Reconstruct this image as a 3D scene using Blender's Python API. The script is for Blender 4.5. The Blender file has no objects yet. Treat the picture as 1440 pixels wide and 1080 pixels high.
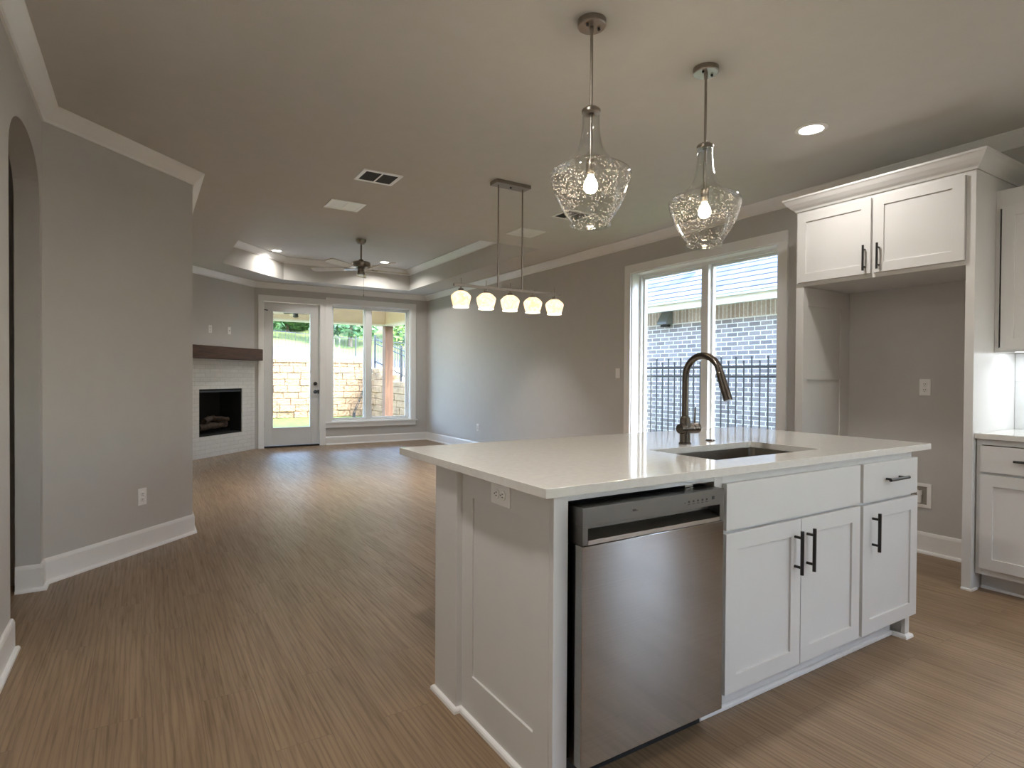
import bpy, bmesh, math, random
from mathutils import Vector, Matrix
random.seed(7)
SC = bpy.context.scene
COL = SC.collection
PI = math.pi

# ------------------------------------------------------------------ camera
CAMLOC = Vector((0.0, 0.0, 1.21))
rt = Vector((0.84682, -0.53185, 0.00589)); up = Vector((0.00142, 0.01334, 0.99991)); fw = Vector((0.53188, 0.84674, -0.01205))
cam = bpy.data.cameras.new('camera'); cam.sensor_width = 36.0; cam.lens = 36.0 * 825.4 / 1440
cam.clip_start = 0.02; cam.clip_end = 400
camo = bpy.data.objects.new('camera', cam); COL.objects.link(camo)
m = Matrix.Identity(4)
for i in range(3):
    m[i][0] = rt[i]; m[i][1] = up[i]; m[i][2] = -fw[i]; m[i][3] = CAMLOC[i]
camo.matrix_world = m
SC.camera = camo

# ------------------------------------------------------------------ exposure, sky, sun
SC.view_settings.view_transform = 'Standard'; SC.view_settings.look = 'None'
SC.view_settings.gamma = 1; SC.view_settings.use_curve_mapping = False
SC.view_settings.exposure = 1.12
SC.cycles.max_bounces = 10; SC.cycles.diffuse_bounces = 6; SC.cycles.glossy_bounces = 5
SC.cycles.transparent_max_bounces = 24; SC.cycles.sample_clamp_indirect = 6.0
SC.cycles.caustics_reflective = False; SC.cycles.caustics_refractive = False
CAN_W, KITCHEN_FILL_W, TRAY_W, SUN_W, SKY_W = 5.0, 5.6, 9.0, 2.4, 1.6

W = bpy.data.worlds.new('sky'); SC.world = W; W.use_nodes = True
wn = W.node_tree; bgn = wn.nodes['Background']
sky = wn.nodes.new('ShaderNodeTexSky'); sky.sky_type = 'NISHITA'; sky.sun_disc = False
sky.sun_elevation = math.radians(54); sky.sun_rotation = math.radians(145); sky.air_density = 1.0; sky.dust_density = 1.5
wn.links.new(sky.outputs[0], bgn.inputs[0]); bgn.inputs[1].default_value = SKY_W
sl = bpy.data.lights.new('sun', 'SUN'); sl.energy = SUN_W; sl.angle = math.radians(0.6); sl.color = (1.0, 0.95, 0.86)
so = bpy.data.objects.new('sun', sl); COL.objects.link(so)
so.rotation_euler = (-Vector((0.35, -0.50, 0.84))).to_track_quat('-Z', 'Y').to_euler(); so.location = (6, -4, 12)

# ------------------------------------------------------------------ materials
class N:
    def __init__(s, name):
        s.m = bpy.data.materials.new(name); s.m.use_nodes = True
        s.t = s.m.node_tree; s.b = s.t.nodes['Principled BSDF']; s.out = s.t.nodes['Material Output']
    def n(s, typ, **kw):
        nd = s.t.nodes.new('ShaderNode' + typ)
        for k, v in kw.items():
            if k in nd.inputs.keys() if isinstance(k, str) else False: nd.inputs[k].default_value = v
            else: setattr(nd, k, v)
        return nd
    def l(s, a, b): s.t.links.new(a, b)
    def obj(s, scale=(1, 1, 1)):
        tc = s.n('TexCoord'); mp = s.n('Mapping'); mp.inputs['Scale'].default_value = scale
        s.l(tc.outputs['Object'], mp.inputs[0]); return mp.outputs[0]
    def bump(s, h, strength=0.3, dist=0.002):
        b = s.n('Bump'); b.inputs['Strength'].default_value = strength; b.inputs['Distance'].default_value = dist
        s.l(h, b.inputs['Height']); s.l(b.outputs[0], s.b.inputs['Normal']); return b
    def ramp(s, fac, stops):
        r = s.n('ValToRGB'); e = r.color_ramp.elements
        while len(e) < len(stops): e.new(0.5)
        for i, (p, c) in enumerate(stops): e[i].position = p; e[i].color = (*c, 1)
        s.l(fac, r.inputs[0]); return r.outputs[0]
    def mix(s, fac, a, b, mode='MIX'):
        x = s.n('Mix', data_type='RGBA', blend_type=mode)
        for i, v in ((0, fac), (6, a), (7, b)):
            if hasattr(v, 'type') or hasattr(v, 'links'): s.l(v, x.inputs[i])
            else: x.inputs[i].default_value = v if i == 0 else (*v, 1)
        return x.outputs[2]
    def noise(s, vec, scale, detail=3, rough=0.5, dist=0.0):
        x = s.n('TexNoise'); x.inputs['Scale'].default_value = scale; x.inputs['Detail'].default_value = detail
        x.inputs['Roughness'].default_value = rough; x.inputs['Distortion'].default_value = dist
        s.l(vec, x.inputs['Vector']); return x.outputs[0]

def plain(name, col, rough=0.5, metal=0.0, var=0.0, vs=8.0, bump=0.0, bs=300.0, bd=0.001, spec=0.5, coat=0.0):
    k = N(name); b = k.b
    b.inputs['Roughness'].default_value = rough; b.inputs['Metallic'].default_value = metal
    b.inputs['Specular IOR Level'].default_value = spec; b.inputs['Coat Weight'].default_value = coat
    v = k.obj()
    nz = k.noise(v, vs, 4)
    lo = tuple(max(0, c * (1 - var)) for c in col); hi = tuple(min(1, c * (1 + var)) for c in col)
    k.l(k.ramp(nz, [(0.3, lo), (0.7, hi)]), b.inputs['Base Color'])
    if bump: k.bump(k.noise(v, bs, 3), bump, bd)
    return k.m

MT = {}
MT['wall'] = plain('wall_paint', (0.555, 0.54, 0.52), 0.6, var=0.015, bump=0.35, bs=160, bd=0.0015, spec=0.35)
MT['ceil'] = plain('ceiling_paint', (0.62, 0.605, 0.575), 0.75, var=0.015, bump=0.3, bs=140, bd=0.0015, spec=0.2)
MT['trim'] = plain('trim_paint', (0.84, 0.835, 0.825), 0.32, var=0.01)
MT['cab'] = plain('cabinet_paint', (0.66, 0.65, 0.635), 0.35, var=0.01, bump=0.05, bs=60)
MT['doorp'] = plain('door_paint', (0.66, 0.66, 0.655), 0.35, var=0.01)
MT['vinyl'] = plain('window_vinyl', (0.80, 0.81, 0.80), 0.4, var=0.01)
MT['black'] = plain('black_metal', (0.012, 0.011, 0.011), 0.35, var=0.1)
MT['dark'] = plain('dark_gap', (0.01, 0.01, 0.01), 0.8)
MT['bronze'] = plain('bronze_threshold', (0.03, 0.022, 0.018), 0.5, 0.5)
MT['nickel'] = plain('brushed_nickel', (0.33, 0.295, 0.26), 0.28, 1.0, var=0.05, vs=30)
MT['faucet'] = plain('spot_resist_steel', (0.15, 0.132, 0.115), 0.24, 1.0, var=0.05, vs=30)
MT['sink'] = plain('sink_steel', (0.42, 0.39, 0.35), 0.28, 1.0, var=0.05, vs=20)
MT['plastic'] = plain('white_plastic', (0.88, 0.87, 0.86), 0.3)
MT['slot'] = plain('outlet_slot', (0.05, 0.045, 0.04), 0.6)
MT['ctrl'] = plain('dishwasher_print', (0.02, 0.02, 0.02), 0.5)
MT['ventw'] = plain('vent_white', (0.93, 0.93, 0.91), 0.3)
MT['ventd'] = plain('vent_dark', (0.035, 0.035, 0.035), 0.7)
MT['concrete'] = plain('patio_concrete', (0.45, 0.43, 0.40), 0.85, var=0.15, vs=4, bump=0.3, bs=60)
MT['porch'] = plain('porch_paint', (0.72, 0.58, 0.42), 0.7, var=0.03)
MT['recess'] = plain('grey_recess', (0.30, 0.28, 0.25), 0.6)
MT['iron'] = plain('fence_iron', (0.02, 0.024, 0.03), 0.45)
MT['cream'] = plain('cream_fascia', (0.72, 0.68, 0.55), 0.5, var=0.02)
MT['gutter'] = plain('gutter_paint', (0.66, 0.68, 0.64), 0.4)
MT['grey'] = plain('hood_grey', (0.16, 0.17, 0.17), 0.5)
MT['gravel'] = plain('white_gravel', (0.12, 0.12, 0.13), 0.9, var=0.8, vs=9, bump=1.0, bs=20, bd=0.05)
MT['log'] = plain('ceramic_log', (0.045, 0.027, 0.017), 0.9, var=0.5, vs=25, bump=0.8, bs=60, bd=0.01)
MT['firebrick'] = plain('firebox_panel', (0.004, 0.004, 0.0035), 0.85, var=0.3)
MT['blade'] = plain('fan_blade_wood', (0.66, 0.60, 0.50), 0.45, var=0.06, vs=15)
MT['dwpanel'] = plain('dishwasher_panel', (0.17, 0.165, 0.155), 0.35, 1.0, var=0.03)
MT['patfan'] = plain('patio_fan_metal', (0.03, 0.026, 0.022), 0.45)

def stone_quartz():
    k = N('quartz_top'); v = k.obj()
    c = k.ramp(k.noise(v, 40, 6, 0.7), [(0.3, (0.66, 0.64, 0.60)), (0.7, (0.73, 0.71, 0.67))])
    k.l(c, k.b.inputs['Base Color']); k.b.inputs['Roughness'].default_value = 0.07
    k.b.inputs['Specular IOR Level'].default_value = 0.7
    return k.m
MT['quartz'] = stone_quartz()

def steel():
    k = N('stainless_front'); v = k.obj((1.5, 1.5, 900)); nz = k.noise(v, 1.0, 2)
    k.l(k.ramp(nz, [(0.3, (0.34, 0.33, 0.31)), (0.7, (0.39, 0.38, 0.36))]), k.b.inputs['Base Color'])
    k.b.inputs['Metallic'].default_value = 1; k.b.inputs['Roughness'].default_value = 0.10
    k.b.inputs['Anisotropic'].default_value = 0.8; k.b.inputs['Anisotropic Rotation'].default_value = 0.25
    tg = k.n('Tangent'); tg.direction_type = 'RADIAL'; tg.axis = 'Z'; k.l(tg.outputs[0], k.b.inputs['Tangent'])
    return k.m
MT['steel'] = steel()

def floor_mat():
    k = N('oak_vinyl_plank'); tc = k.n('TexCoord'); sp = k.n('SeparateXYZ'); k.l(tc.outputs['Object'], sp.inputs[0])
    cb = k.n('CombineXYZ'); k.l(sp.outputs[1], cb.inputs[0]); k.l(sp.outputs[0], cb.inputs[1])
    def brick(c1, c2, mo):
        b = k.n('TexBrick'); b.offset = 0.37; b.offset_frequency = 2
        b.inputs['Color1'].default_value = (*c1, 1); b.inputs['Color2'].default_value = (*c2, 1); b.inputs['Mortar'].default_value = (*mo, 1)
        b.inputs['Scale'].default_value = 1; b.inputs['Brick Width'].default_value = 1.22; b.inputs['Row Height'].default_value = 0.18
        b.inputs['Mortar Size'].default_value = 0.0012; b.inputs['Mortar Smooth'].default_value = 0.10
        k.l(cb.outputs[0], b.inputs['Vector']); return b
    rnd = brick((0, 0, 0), (1, 1, 1), (0.5, 0.5, 0.5))
    # grain: stretched along the plank, shifted per plank
    mul = k.n('VectorMath', operation='MULTIPLY'); mul.inputs[1].default_value = (9, 7, 31); k.l(rnd.outputs[0], mul.inputs[0])
    ad = k.n('VectorMath', operation='ADD'); k.l(cb.outputs[0], ad.inputs[0]); k.l(mul.outputs[0], ad.inputs[1])
    g = k.n('Mapping'); g.inputs['Scale'].default_value = (3.2, 62, 1); k.l(ad.outputs[0], g.inputs[0])
    fine = k.noise(g.outputs[0], 1.0, 7, 0.62, 0.6)
    g2 = k.n('Mapping'); g2.inputs['Scale'].default_value = (0.5, 5.5, 1); k.l(cb.outputs[0], g2.inputs[0])
    broad = k.noise(g2.outputs[0], 1.0, 3, 0.5, 1.4)
    wv = k.n('TexWave'); wv.wave_type = 'BANDS'; wv.bands_direction = 'Y'; wv.inputs['Scale'].default_value = 5.0
    wv.inputs['Distortion'].default_value = 9; wv.inputs['Detail'].default_value = 3; wv.inputs['Detail Scale'].default_value = 0.8
    g3 = k.n('Mapping'); g3.inputs['Scale'].default_value = (0.22, 3.0, 1); k.l(ad.outputs[0], g3.inputs[0]); k.l(g3.outputs[0], wv.inputs['Vector'])
    base = k.ramp(broad, [(0.25, (0.225, 0.150, 0.088)), (0.52, (0.275, 0.188, 0.115)), (0.8, (0.315, 0.222, 0.140))])
    c2 = k.mix(0.75, base, k.ramp(fine, [(0.30, (0.60, 0.57, 0.53)), (0.5, (0.97, 0.97, 0.97)), (0.75, (1.18, 1.16, 1.13))]), 'MULTIPLY')
    c3 = k.mix(0.42, c2, k.ramp(wv.outputs[0], [(0.0, (0.55, 0.5, 0.45)), (0.35, (1, 1, 1)), (1, (1.05, 1.05, 1.05))]), 'MULTIPLY')
    c4 = k.mix(1.0, c3, k.ramp(rnd.outputs[0], [(0, (0.955, 0.955, 0.955)), (1, (1.035, 1.03, 1.025))]), 'MULTIPLY')
    c5 = k.mix(brick((0, 0, 0), (0, 0, 0), (1, 1, 1)).outputs[1], c4, (0.175, 0.12, 0.075))
    k.l(c5, k.b.inputs['Base Color'])
    k.l(k.ramp(fine, [(0.3, (0.47, 0.47, 0.47)), (0.7, (0.33, 0.33, 0.33))]), k.b.inputs['Roughness'])
    k.bump(fine, 0.12, 0.001)
    return k.m
MT['floor'] = floor_mat()

def brick_mat(name, c1, c2, mo, bw, rh, ms, rough=0.85, swap=False, varscale=60, bumpd=0.006, offset=0.5, var=(0.72, 1.2), bstr=0.8):
    k = N(name); tc = k.n('TexCoord'); sp = k.n('SeparateXYZ'); k.l(tc.outputs['Object'], sp.inputs[0])
    cb = k.n('CombineXYZ'); k.l(sp.outputs[0], cb.inputs[0]); k.l(sp.outputs[2], cb.inputs[1])
    b = k.n('TexBrick'); b.offset = offset
    b.inputs['Color1'].default_value = (*c1, 1); b.inputs['Color2'].default_value = (*c2, 1); b.inputs['Mortar'].default_value = (*mo, 1)
    b.inputs['Scale'].default_value = 1; b.inputs['Brick Width'].default_value = bw; b.inputs['Row Height'].default_value = rh
    b.inputs['Mortar Size'].default_value = ms; b.inputs['Mortar Smooth'].default_value = 0.15; b.inputs['Bias'].default_value = 0
    k.l(cb.outputs[0], b.inputs['Vector'])
    nz = k.noise(tc.outputs['Object'], varscale, 4, 0.7)
    c = k.mix(0.8, b.outputs[0], k.ramp(nz, [(0.3, (var[0],) * 3), (0.7, (var[1],) * 3)]), 'MULTIPLY')
    k.l(c, k.b.inputs['Base Color']); k.b.inputs['Roughness'].default_value = rough
    inv = k.n('Math', operation='SUBTRACT'); inv.inputs[0].default_value = 1; k.l(b.outputs[1], inv.inputs[1])
    k.bump(inv.outputs[0], bstr, bumpd)
    return k.m
MT['nbrick'] = brick_mat('neighbour_brick', (0.23, 0.205, 0.205), (0.38, 0.34, 0.335), (0.85, 0.85, 0.85), 0.205, 0.073, 0.008, varscale=35)
MT['soldier'] = brick_mat('soldier_brick', (0.36, 0.27, 0.22), (0.52, 0.42, 0.36), (0.70, 0.68, 0.66), 0.078, 0.235, 0.008, offset=0.0, varscale=35)
MT['fpbrick'] = brick_mat('white_painted_brick', (0.66, 0.65, 0.62), (0.70, 0.69, 0.66), (0.60, 0.59, 0.56), 0.205, 0.062, 0.005, 0.6, varscale=25, bumpd=0.003, var=(0.93, 1.04), bstr=0.5)
MT['tile'] = brick_mat('glossy_backsplash', (0.62, 0.63, 0.62), (0.70, 0.71, 0.70), (0.55, 0.55, 0.54), 0.075, 0.30, 0.002, 0.12, offset=0.0, varscale=9, bumpd=0.002, var=(0.9, 1.05), bstr=0.3)

def shingle():
    k = N('roof_shingle'); tc = k.n('TexCoord'); sp = k.n('SeparateXYZ'); k.l(tc.outputs['Object'], sp.inputs[0])
    cb = k.n('CombineXYZ'); k.l(sp.outputs[0], cb.inputs[0]); k.l(sp.outputs[2], cb.inputs[1])
    b = k.n('TexBrick'); b.offset = 0.41; b.inputs['Color1'].default_value = (0.09, 0.115, 0.165, 1); b.inputs['Color2'].default_value = (0.20, 0.205, 0.215, 1)
    b.inputs['Scale'].default_value = 1; b.inputs['Brick Width'].default_value = 0.27; b.inputs['Row Height'].default_value = 0.19; b.inputs['Mortar Size'].default_value = 0
    k.l(cb.outputs[0], b.inputs['Vector'])
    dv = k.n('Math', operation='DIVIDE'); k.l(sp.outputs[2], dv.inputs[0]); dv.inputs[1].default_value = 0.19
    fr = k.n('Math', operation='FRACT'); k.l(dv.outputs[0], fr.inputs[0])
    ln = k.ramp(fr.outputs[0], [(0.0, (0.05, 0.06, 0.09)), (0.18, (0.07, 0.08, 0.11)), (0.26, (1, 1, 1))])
    c = k.mix(0.8, b.outputs[0], k.ramp(k.noise(tc.outputs['Object'], 18, 4, 0.7), [(0.3, (0.75,) * 3), (0.7, (1.25,) * 3)]), 'MULTIPLY')
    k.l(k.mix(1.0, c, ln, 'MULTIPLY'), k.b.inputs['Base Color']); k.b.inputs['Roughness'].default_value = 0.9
    k.bump(fr.outputs[0], 0.6, 0.01); return k.m
MT['shingle'] = shingle()
def wood(name, a, b_, scale, rough=0.75):
    k = N(name); v = k.obj(scale); nz = k.noise(v, 1, 6, 0.65, 0.8)
    k.l(k.ramp(nz, [(0.3, a), (0.7, b_)]), k.b.inputs['Base Color']); k.b.inputs['Roughness'].default_value = rough
    k.bump(nz, 0.5, 0.004); return k.m
MT['mantel'] = wood('stained_mantel_wood', (0.035, 0.016, 0.009), (0.11, 0.055, 0.03), (2.5, 22, 22))
MT['cedar'] = wood('cedar_post', (0.10, 0.05, 0.028), (0.24, 0.13, 0.075), (18, 18, 1.6))
MT['bark'] = wood('tree_bark', (0.10, 0.075, 0.055), (0.2, 0.16, 0.12), (14, 14, 3))
MT['block'] = plain('retaining_block', (0.32, 0.205, 0.115), 0.9, var=0.3, vs=3.5, bump=1.0, bs=14, bd=0.05)
MT['grass'] = plain('lawn_grass', (0.12, 0.17, 0.03), 0.9, var=0.45, vs=5, bump=1.0, bs=60, bd=0.04)
MT['hill'] = plain('hillside_grass', (0.14, 0.19, 0.05), 0.9, var=0.4, vs=0.9, bump=1.0, bs=10, bd=0.05)

def leaf(name, a, b_):
    k = N(name); v = k.obj(); nz = k.noise(v, 2.2, 4)
    k.l(k.ramp(nz, [(0.32, a), (0.68, b_)]), k.b.inputs['Base Color']); k.b.inputs['Roughness'].default_value = 0.6
    k.b.inputs['Subsurface Weight'].default_value = 0.0; return k.m
MT['leaf'] = leaf('tree_leaf', (0.03, 0.10, 0.045), (0.16, 0.30, 0.12))
MT['leaf2'] = leaf('tree_leaf_bright', (0.07, 0.17, 0.03), (0.28, 0.42, 0.10))

def clear_glass(name, tint=(1, 1, 1), rough=0.0, ior=1.45, seeded=False):
    k = N(name); t = k.t; t.nodes.remove(k.b)
    tr = k.n('BsdfTransparent'); tr.inputs[0].default_value = (*tint, 1)
    gl = k.n('BsdfGlossy'); gl.inputs['Roughness'].default_value = rough
    fr = k.n('LayerWeight'); pw = k.n('Math', operation='POWER'); k.l(fr.outputs['Facing'], pw.inputs[0]); pw.inputs[1].default_value = 3.0 if seeded else 4.5
    sc_ = k.n('Math', operation='MULTIPLY_ADD'); k.l(pw.outputs[0], sc_.inputs[0]); sc_.inputs[1].default_value = 0.9; sc_.inputs[2].default_value = 0.035
    mx = k.n('MixShader')
    k.l(sc_.outputs[0], mx.inputs[0]); k.l(tr.outputs[0], mx.inputs[1]); k.l(gl.outputs[0], mx.inputs[2])
    if seeded:
        v = k.obj(); vo = k.n('TexVoronoi'); vo.inputs['Scale'].default_value = 95; k.l(v, vo.inputs['Vector'])
        msk = k.n('ValToRGB'); msk.color_ramp.elements[0].position = 0.19; msk.color_ramp.elements[0].color = (1, 1, 1, 1)
        msk.color_ramp.elements[1].position = 0.29; msk.color_ramp.elements[1].color = (0, 0, 0, 1); k.l(vo.outputs[0], msk.inputs[0])
        zz = k.n('SeparateXYZ'); k.l(v, zz.inputs[0])
        zr = k.n('MapRange'); zr.inputs[1].default_value = -0.20; zr.inputs[2].default_value = -0.26; k.l(zz.outputs[2], zr.inputs[0])
        big = k.noise(v, 9, 2); br = k.n('MapRange'); br.inputs[1].default_value = 0.38; br.inputs[2].default_value = 0.6; k.l(big, br.inputs[0])
        mu = k.n('Math', operation='MULTIPLY'); k.l(msk.outputs[0], mu.inputs[0]); k.l(zr.outputs[0], mu.inputs[1])
        mu2 = k.n('Math', operation='MULTIPLY'); k.l(mu.outputs[0], mu2.inputs[0]); k.l(br.outputs[0], mu2.inputs[1])
        mu3 = k.n('Math', operation='MULTIPLY'); k.l(mu2.outputs[0], mu3.inputs[0]); mu3.inputs[1].default_value = 0.75
        bp = k.n('Bump'); bp.inputs['Strength'].default_value = 0.6; bp.inputs['Distance'].default_value = 0.001
        k.l(mu2.outputs[0], bp.inputs['Height']); k.l(bp.outputs[0], gl.inputs['Normal']); k.l(bp.outputs[0], fr.inputs['Normal'])
        tl = k.n('BsdfTranslucent'); tl.inputs[0].default_value = (0.9, 0.85, 0.8, 1)
        dfm = k.n('BsdfDiffuse'); dfm.inputs[0].default_value = (0.85, 0.82, 0.8, 1)
        ad = k.n('MixShader'); ad.inputs[0].default_value = 0.5; k.l(tl.outputs[0], ad.inputs[1]); k.l(dfm.outputs[0], ad.inputs[2])
        m2 = k.n('MixShader'); k.l(mu3.outputs[0], m2.inputs[0]); k.l(mx.outputs[0], m2.inputs[1]); k.l(ad.outputs[0], m2.inputs[2])
        k.l(m2.outputs[0], k.out.inputs[0])
    else:
        k.l(mx.outputs[0], k.out.inputs[0])
    return k.m
MT['glass'] = clear_glass('window_glass', (0.97, 0.985, 0.98))
MT['seeded'] = clear_glass('seeded_glass', (0.955, 0.965, 0.965), 0.02, 1.5, True)
MT['clear'] = clear_glass('clear_rim_glass', (0.93, 0.95, 0.95), 0.02, 1.5)

def emit(name, col, s):
    k = N(name); e = k.n('Emission'); e.inputs[0].default_value = (*col, 1); e.inputs[1].default_value = s
    k.l(e.outputs[0], k.out.inputs[0]); return k.m
MT['bulb'] = emit('lit_bulb', (1.0, 0.80, 0.56), 42)
MT['lens'] = emit('lit_lens', (1.0, 0.93, 0.82), 6)
MT['strip'] = emit('under_cabinet_strip', (0.9, 0.95, 1.0), 2.5)
def alabaster():
    k = N('lit_alabaster_shade'); v = k.obj(); nz = k.noise(v, 16, 4, 0.6, 1.5)
    c = k.ramp(nz, [(0.35, (1.0, 0.66, 0.33)), (0.6, (1.0, 0.83, 0.58))])
    k.l(c, k.b.inputs['Base Color']); k.l(c, k.b.inputs['Emission Color']); k.b.inputs['Emission Strength'].default_value = 0.62
    k.b.inputs['Roughness'].default_value = 0.25; return k.m
MT['alab'] = alabaster()
MT['shaderim'] = emit('lit_shade_rim', (1.0, 0.88, 0.68), 1.6)

# ------------------------------------------------------------------ mesh helpers
class MB:
    def __init__(s): s.bm = bmesh.new()
    def box(s, x0, x1, y0, y1, z0, z1, mi=0):
        if x0 > x1: x0, x1 = x1, x0
        if y0 > y1: y0, y1 = y1, y0
        if z0 > z1: z0, z1 = z1, z0
        v = [s.bm.verts.new(p) for p in ((x0,y0,z0),(x1,y0,z0),(x1,y1,z0),(x0,y1,z0),(x0,y0,z1),(x1,y0,z1),(x1,y1,z1),(x0,y1,z1))]
        for f in ((0,3,2,1),(4,5,6,7),(0,1,5,4),(1,2,6,5),(2,3,7,6),(3,0,4,7)):
            s.bm.faces.new([v[i] for i in f]).material_index = mi
        return s
    def prism(s, poly, z0, z1, mi=0):
        a = sum(poly[i][0]*poly[(i+1)%len(poly)][1]-poly[(i+1)%len(poly)][0]*poly[i][1] for i in range(len(poly)))
        if a < 0: poly = poly[::-1]
        b = [s.bm.verts.new((x, y, z0)) for x, y in poly]; t = [s.bm.verts.new((x, y, z1)) for x, y in poly]
        s.bm.faces.new(b[::-1]).material_index = mi; s.bm.faces.new(t).material_index = mi
        n = len(poly)
        for i in range(n): s.bm.faces.new((b[i], b[(i+1)%n], t[(i+1)%n], t[i])).material_index = mi
        return s
    def lathe(s, prof, c=(0, 0, 0), n=40, mi=0, axis='Z', close=False, lobes=0, amp=0):
        rings = []
        for r, z in prof:
            ring = []
            for i in range(n):
                a = 2*PI*i/n; rr = r*(1+amp*math.cos(lobes*a)) if lobes else r
                p = Vector((rr*math.cos(a), rr*math.sin(a), z))
                if axis == 'X': p = Vector((p.z, p.x, p.y))
                if axis == 'Y': p = Vector((p.x, p.z, p.y))
                ring.append(s.bm.verts.new(p + Vector(c)))
            rings.append(ring)
        for a, b in zip(rings, rings[1:]):
            for i in range(n):
                s.bm.faces.new((a[i], a[(i+1)%n], b[(i+1)%n], b[i])).material_index = mi
        if close:
            if prof[0][0] > 1e-5: s.bm.faces.new(rings[0][::-1]).material_index = mi
            if prof[-1][0] > 1e-5: s.bm.faces.new(rings[-1]).material_index = mi
        return s
    def cyl(s, c, r, h, axis='Z', n=24, mi=0): return s.lathe([(r, 0), (r, h)], c, n, mi, axis, True)
    def tube(s, pts, rad, n=12, mi=0, cap=True):
        pts = [Vector(p) for p in pts]; rads = rad if isinstance(rad, (list, tuple)) else [rad]*len(pts)
        rings = []; nrm = None
        for i, p in enumerate(pts):
            d = (pts[min(i+1, len(pts)-1)] - pts[max(i-1, 0)]).normalized()
            if nrm is None:
                nrm = d.cross(Vector((0, 0, 1)))
                if nrm.length < 1e-3: nrm = d.cross(Vector((1, 0, 0)))
            nrm = (nrm - d*nrm.dot(d)).normalized(); bn = d.cross(nrm)
            rings.append([s.bm.verts.new(p + (nrm*math.cos(2*PI*k/n) + bn*math.sin(2*PI*k/n))*rads[i]) for k in range(n)])
        for a, b in zip(rings, rings[1:]):
            for i in range(n): s.bm.faces.new((a[i], a[(i+1)%n], b[(i+1)%n], b[i])).material_index = mi
        if cap: s.bm.faces.new(rings[0][::-1]).material_index = mi; s.bm.faces.new(rings[-1]).material_index = mi
        return s
    def sweep(s, prof, path, closed=False, mi=0):
        """prof: (offset to the left of the path, z) ring; path: (x, y) points"""
        n = len(path); P = [Vector(p) for p in path]; offs = []
        for i in range(n):
            def nrm(a, b):
                d = (b - a).normalized(); return Vector((-d.y, d.x))
            if closed or 0 < i < n-1: a = nrm(P[i-1], P[i]); b = nrm(P[i], P[(i+1) % n])
            elif i == 0: a = b = nrm(P[0], P[1])
            else: a = b = nrm(P[-2], P[-1])
            mdir = (a + b).normalized(); offs.append(mdir / max(0.2, mdir.dot(a)))
        rings = [[s.bm.verts.new((P[i].x + offs[i].x*o, P[i].y + offs[i].y*o, z)) for o, z in prof] for i in range(n)]
        k = len(prof)
        for i in range(n if closed else n-1):
            a, b = rings[i], rings[(i+1) % n]
            for j in range(k): s.bm.faces.new((a[j], b[j], b[(j+1) % k], a[(j+1) % k])).material_index = mi
        if not closed: s.bm.faces.new(rings[0]).material_index = mi; s.bm.faces.new(rings[-1][::-1]).material_index = mi
        return s
    def slab_hole(s, x0, x1, y0, y1, z0, z1, hx0, hx1, hy0, hy1):
        xs, ys = (x0, hx0, hx1, x1), (y0, hy0, hy1, y1)
        g = {(i, j, k): s.bm.verts.new((xs[i], ys[j], (z0, z1)[k])) for i in range(4) for j in range(4) for k in range(2)}
        for i in range(3):
            for j in range(3):
                if (i, j) == (1, 1): continue
                s.bm.faces.new((g[i,j,1], g[i+1,j,1], g[i+1,j+1,1], g[i,j+1,1]))
                s.bm.faces.new((g[i,j,0], g[i,j+1,0], g[i+1,j+1,0], g[i+1,j,0]))
        for i in range(3):
            s.bm.faces.new((g[i,0,0], g[i+1,0,0], g[i+1,0,1], g[i,0,1])); s.bm.faces.new((g[i+1,3,0], g[i,3,0], g[i,3,1], g[i+1,3,1]))
            s.bm.faces.new((g[0,i+1,0], g[0,i,0], g[0,i,1], g[0,i+1,1])); s.bm.faces.new((g[3,i,0], g[3,i+1,0], g[3,i+1,1], g[3,i,1]))
        s.bm.faces.new((g[1,1,1], g[2,1,1], g[2,1,0], g[1,1,0])); s.bm.faces.new((g[2,2,1], g[1,2,1], g[1,2,0], g[2,2,0]))
        s.bm.faces.new((g[2,1,1], g[2,2,1], g[2,2,0], g[2,1,0])); s.bm.faces.new((g[1,2,1], g[1,1,1], g[1,1,0], g[1,2,0]))
        return s
    def build(s, name, mats, parent=None, loc=(0, 0, 0), rz=0, smooth=False, bevel=0, label=None, **kw):
        bmesh.ops.recalc_face_normals(s.bm, faces=s.bm.faces)
        me = bpy.data.meshes.new(name); s.bm.to_mesh(me); s.bm.free()
        for mm in (mats if isinstance(mats, (list, tuple)) else [mats]): me.materials.append(MT[mm] if isinstance(mm, str) else mm)
        if smooth:
            for p in me.polygons: p.use_smooth = True
            try: me.set_sharp_from_angle(angle=math.radians(38))
            except Exception: pass
        o = bpy.data.objects.new(name, me); COL.objects.link(o)
        o.location = loc; o.rotation_euler = (0, 0, rz)
        if parent: o.parent = parent
        if bevel:
            b = o.modifiers.new('bevel', 'BEVEL'); b.width = bevel; b.segments = 2; b.limit_method = 'ANGLE'; b.angle_limit = math.radians(40)
            b.harden_normals = False
        if label: o['label'] = label
        for a, v in kw.items(): o[a] = v
        return o
def bx(*a, mi=0): return MB().box(*a, mi=mi)
def struct(mb, name, mats, **kw): return mb.build(name, mats, kind='structure', **kw)
def thing(name, label, cat, loc=(0, 0, 0), rz=0, group=None):
    o = bpy.data.objects.new(name, None); COL.objects.link(o); o.location = loc; o.rotation_euler = (0, 0, rz)
    o.empty_display_size = 0.1; o['label'] = label; o['category'] = cat
    if group: o['group'] = group
    return o
def tag(o, label, cat, group=None):
    o['label'] = label; o['category'] = cat
    if group: o['group'] = group
    return o
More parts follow.
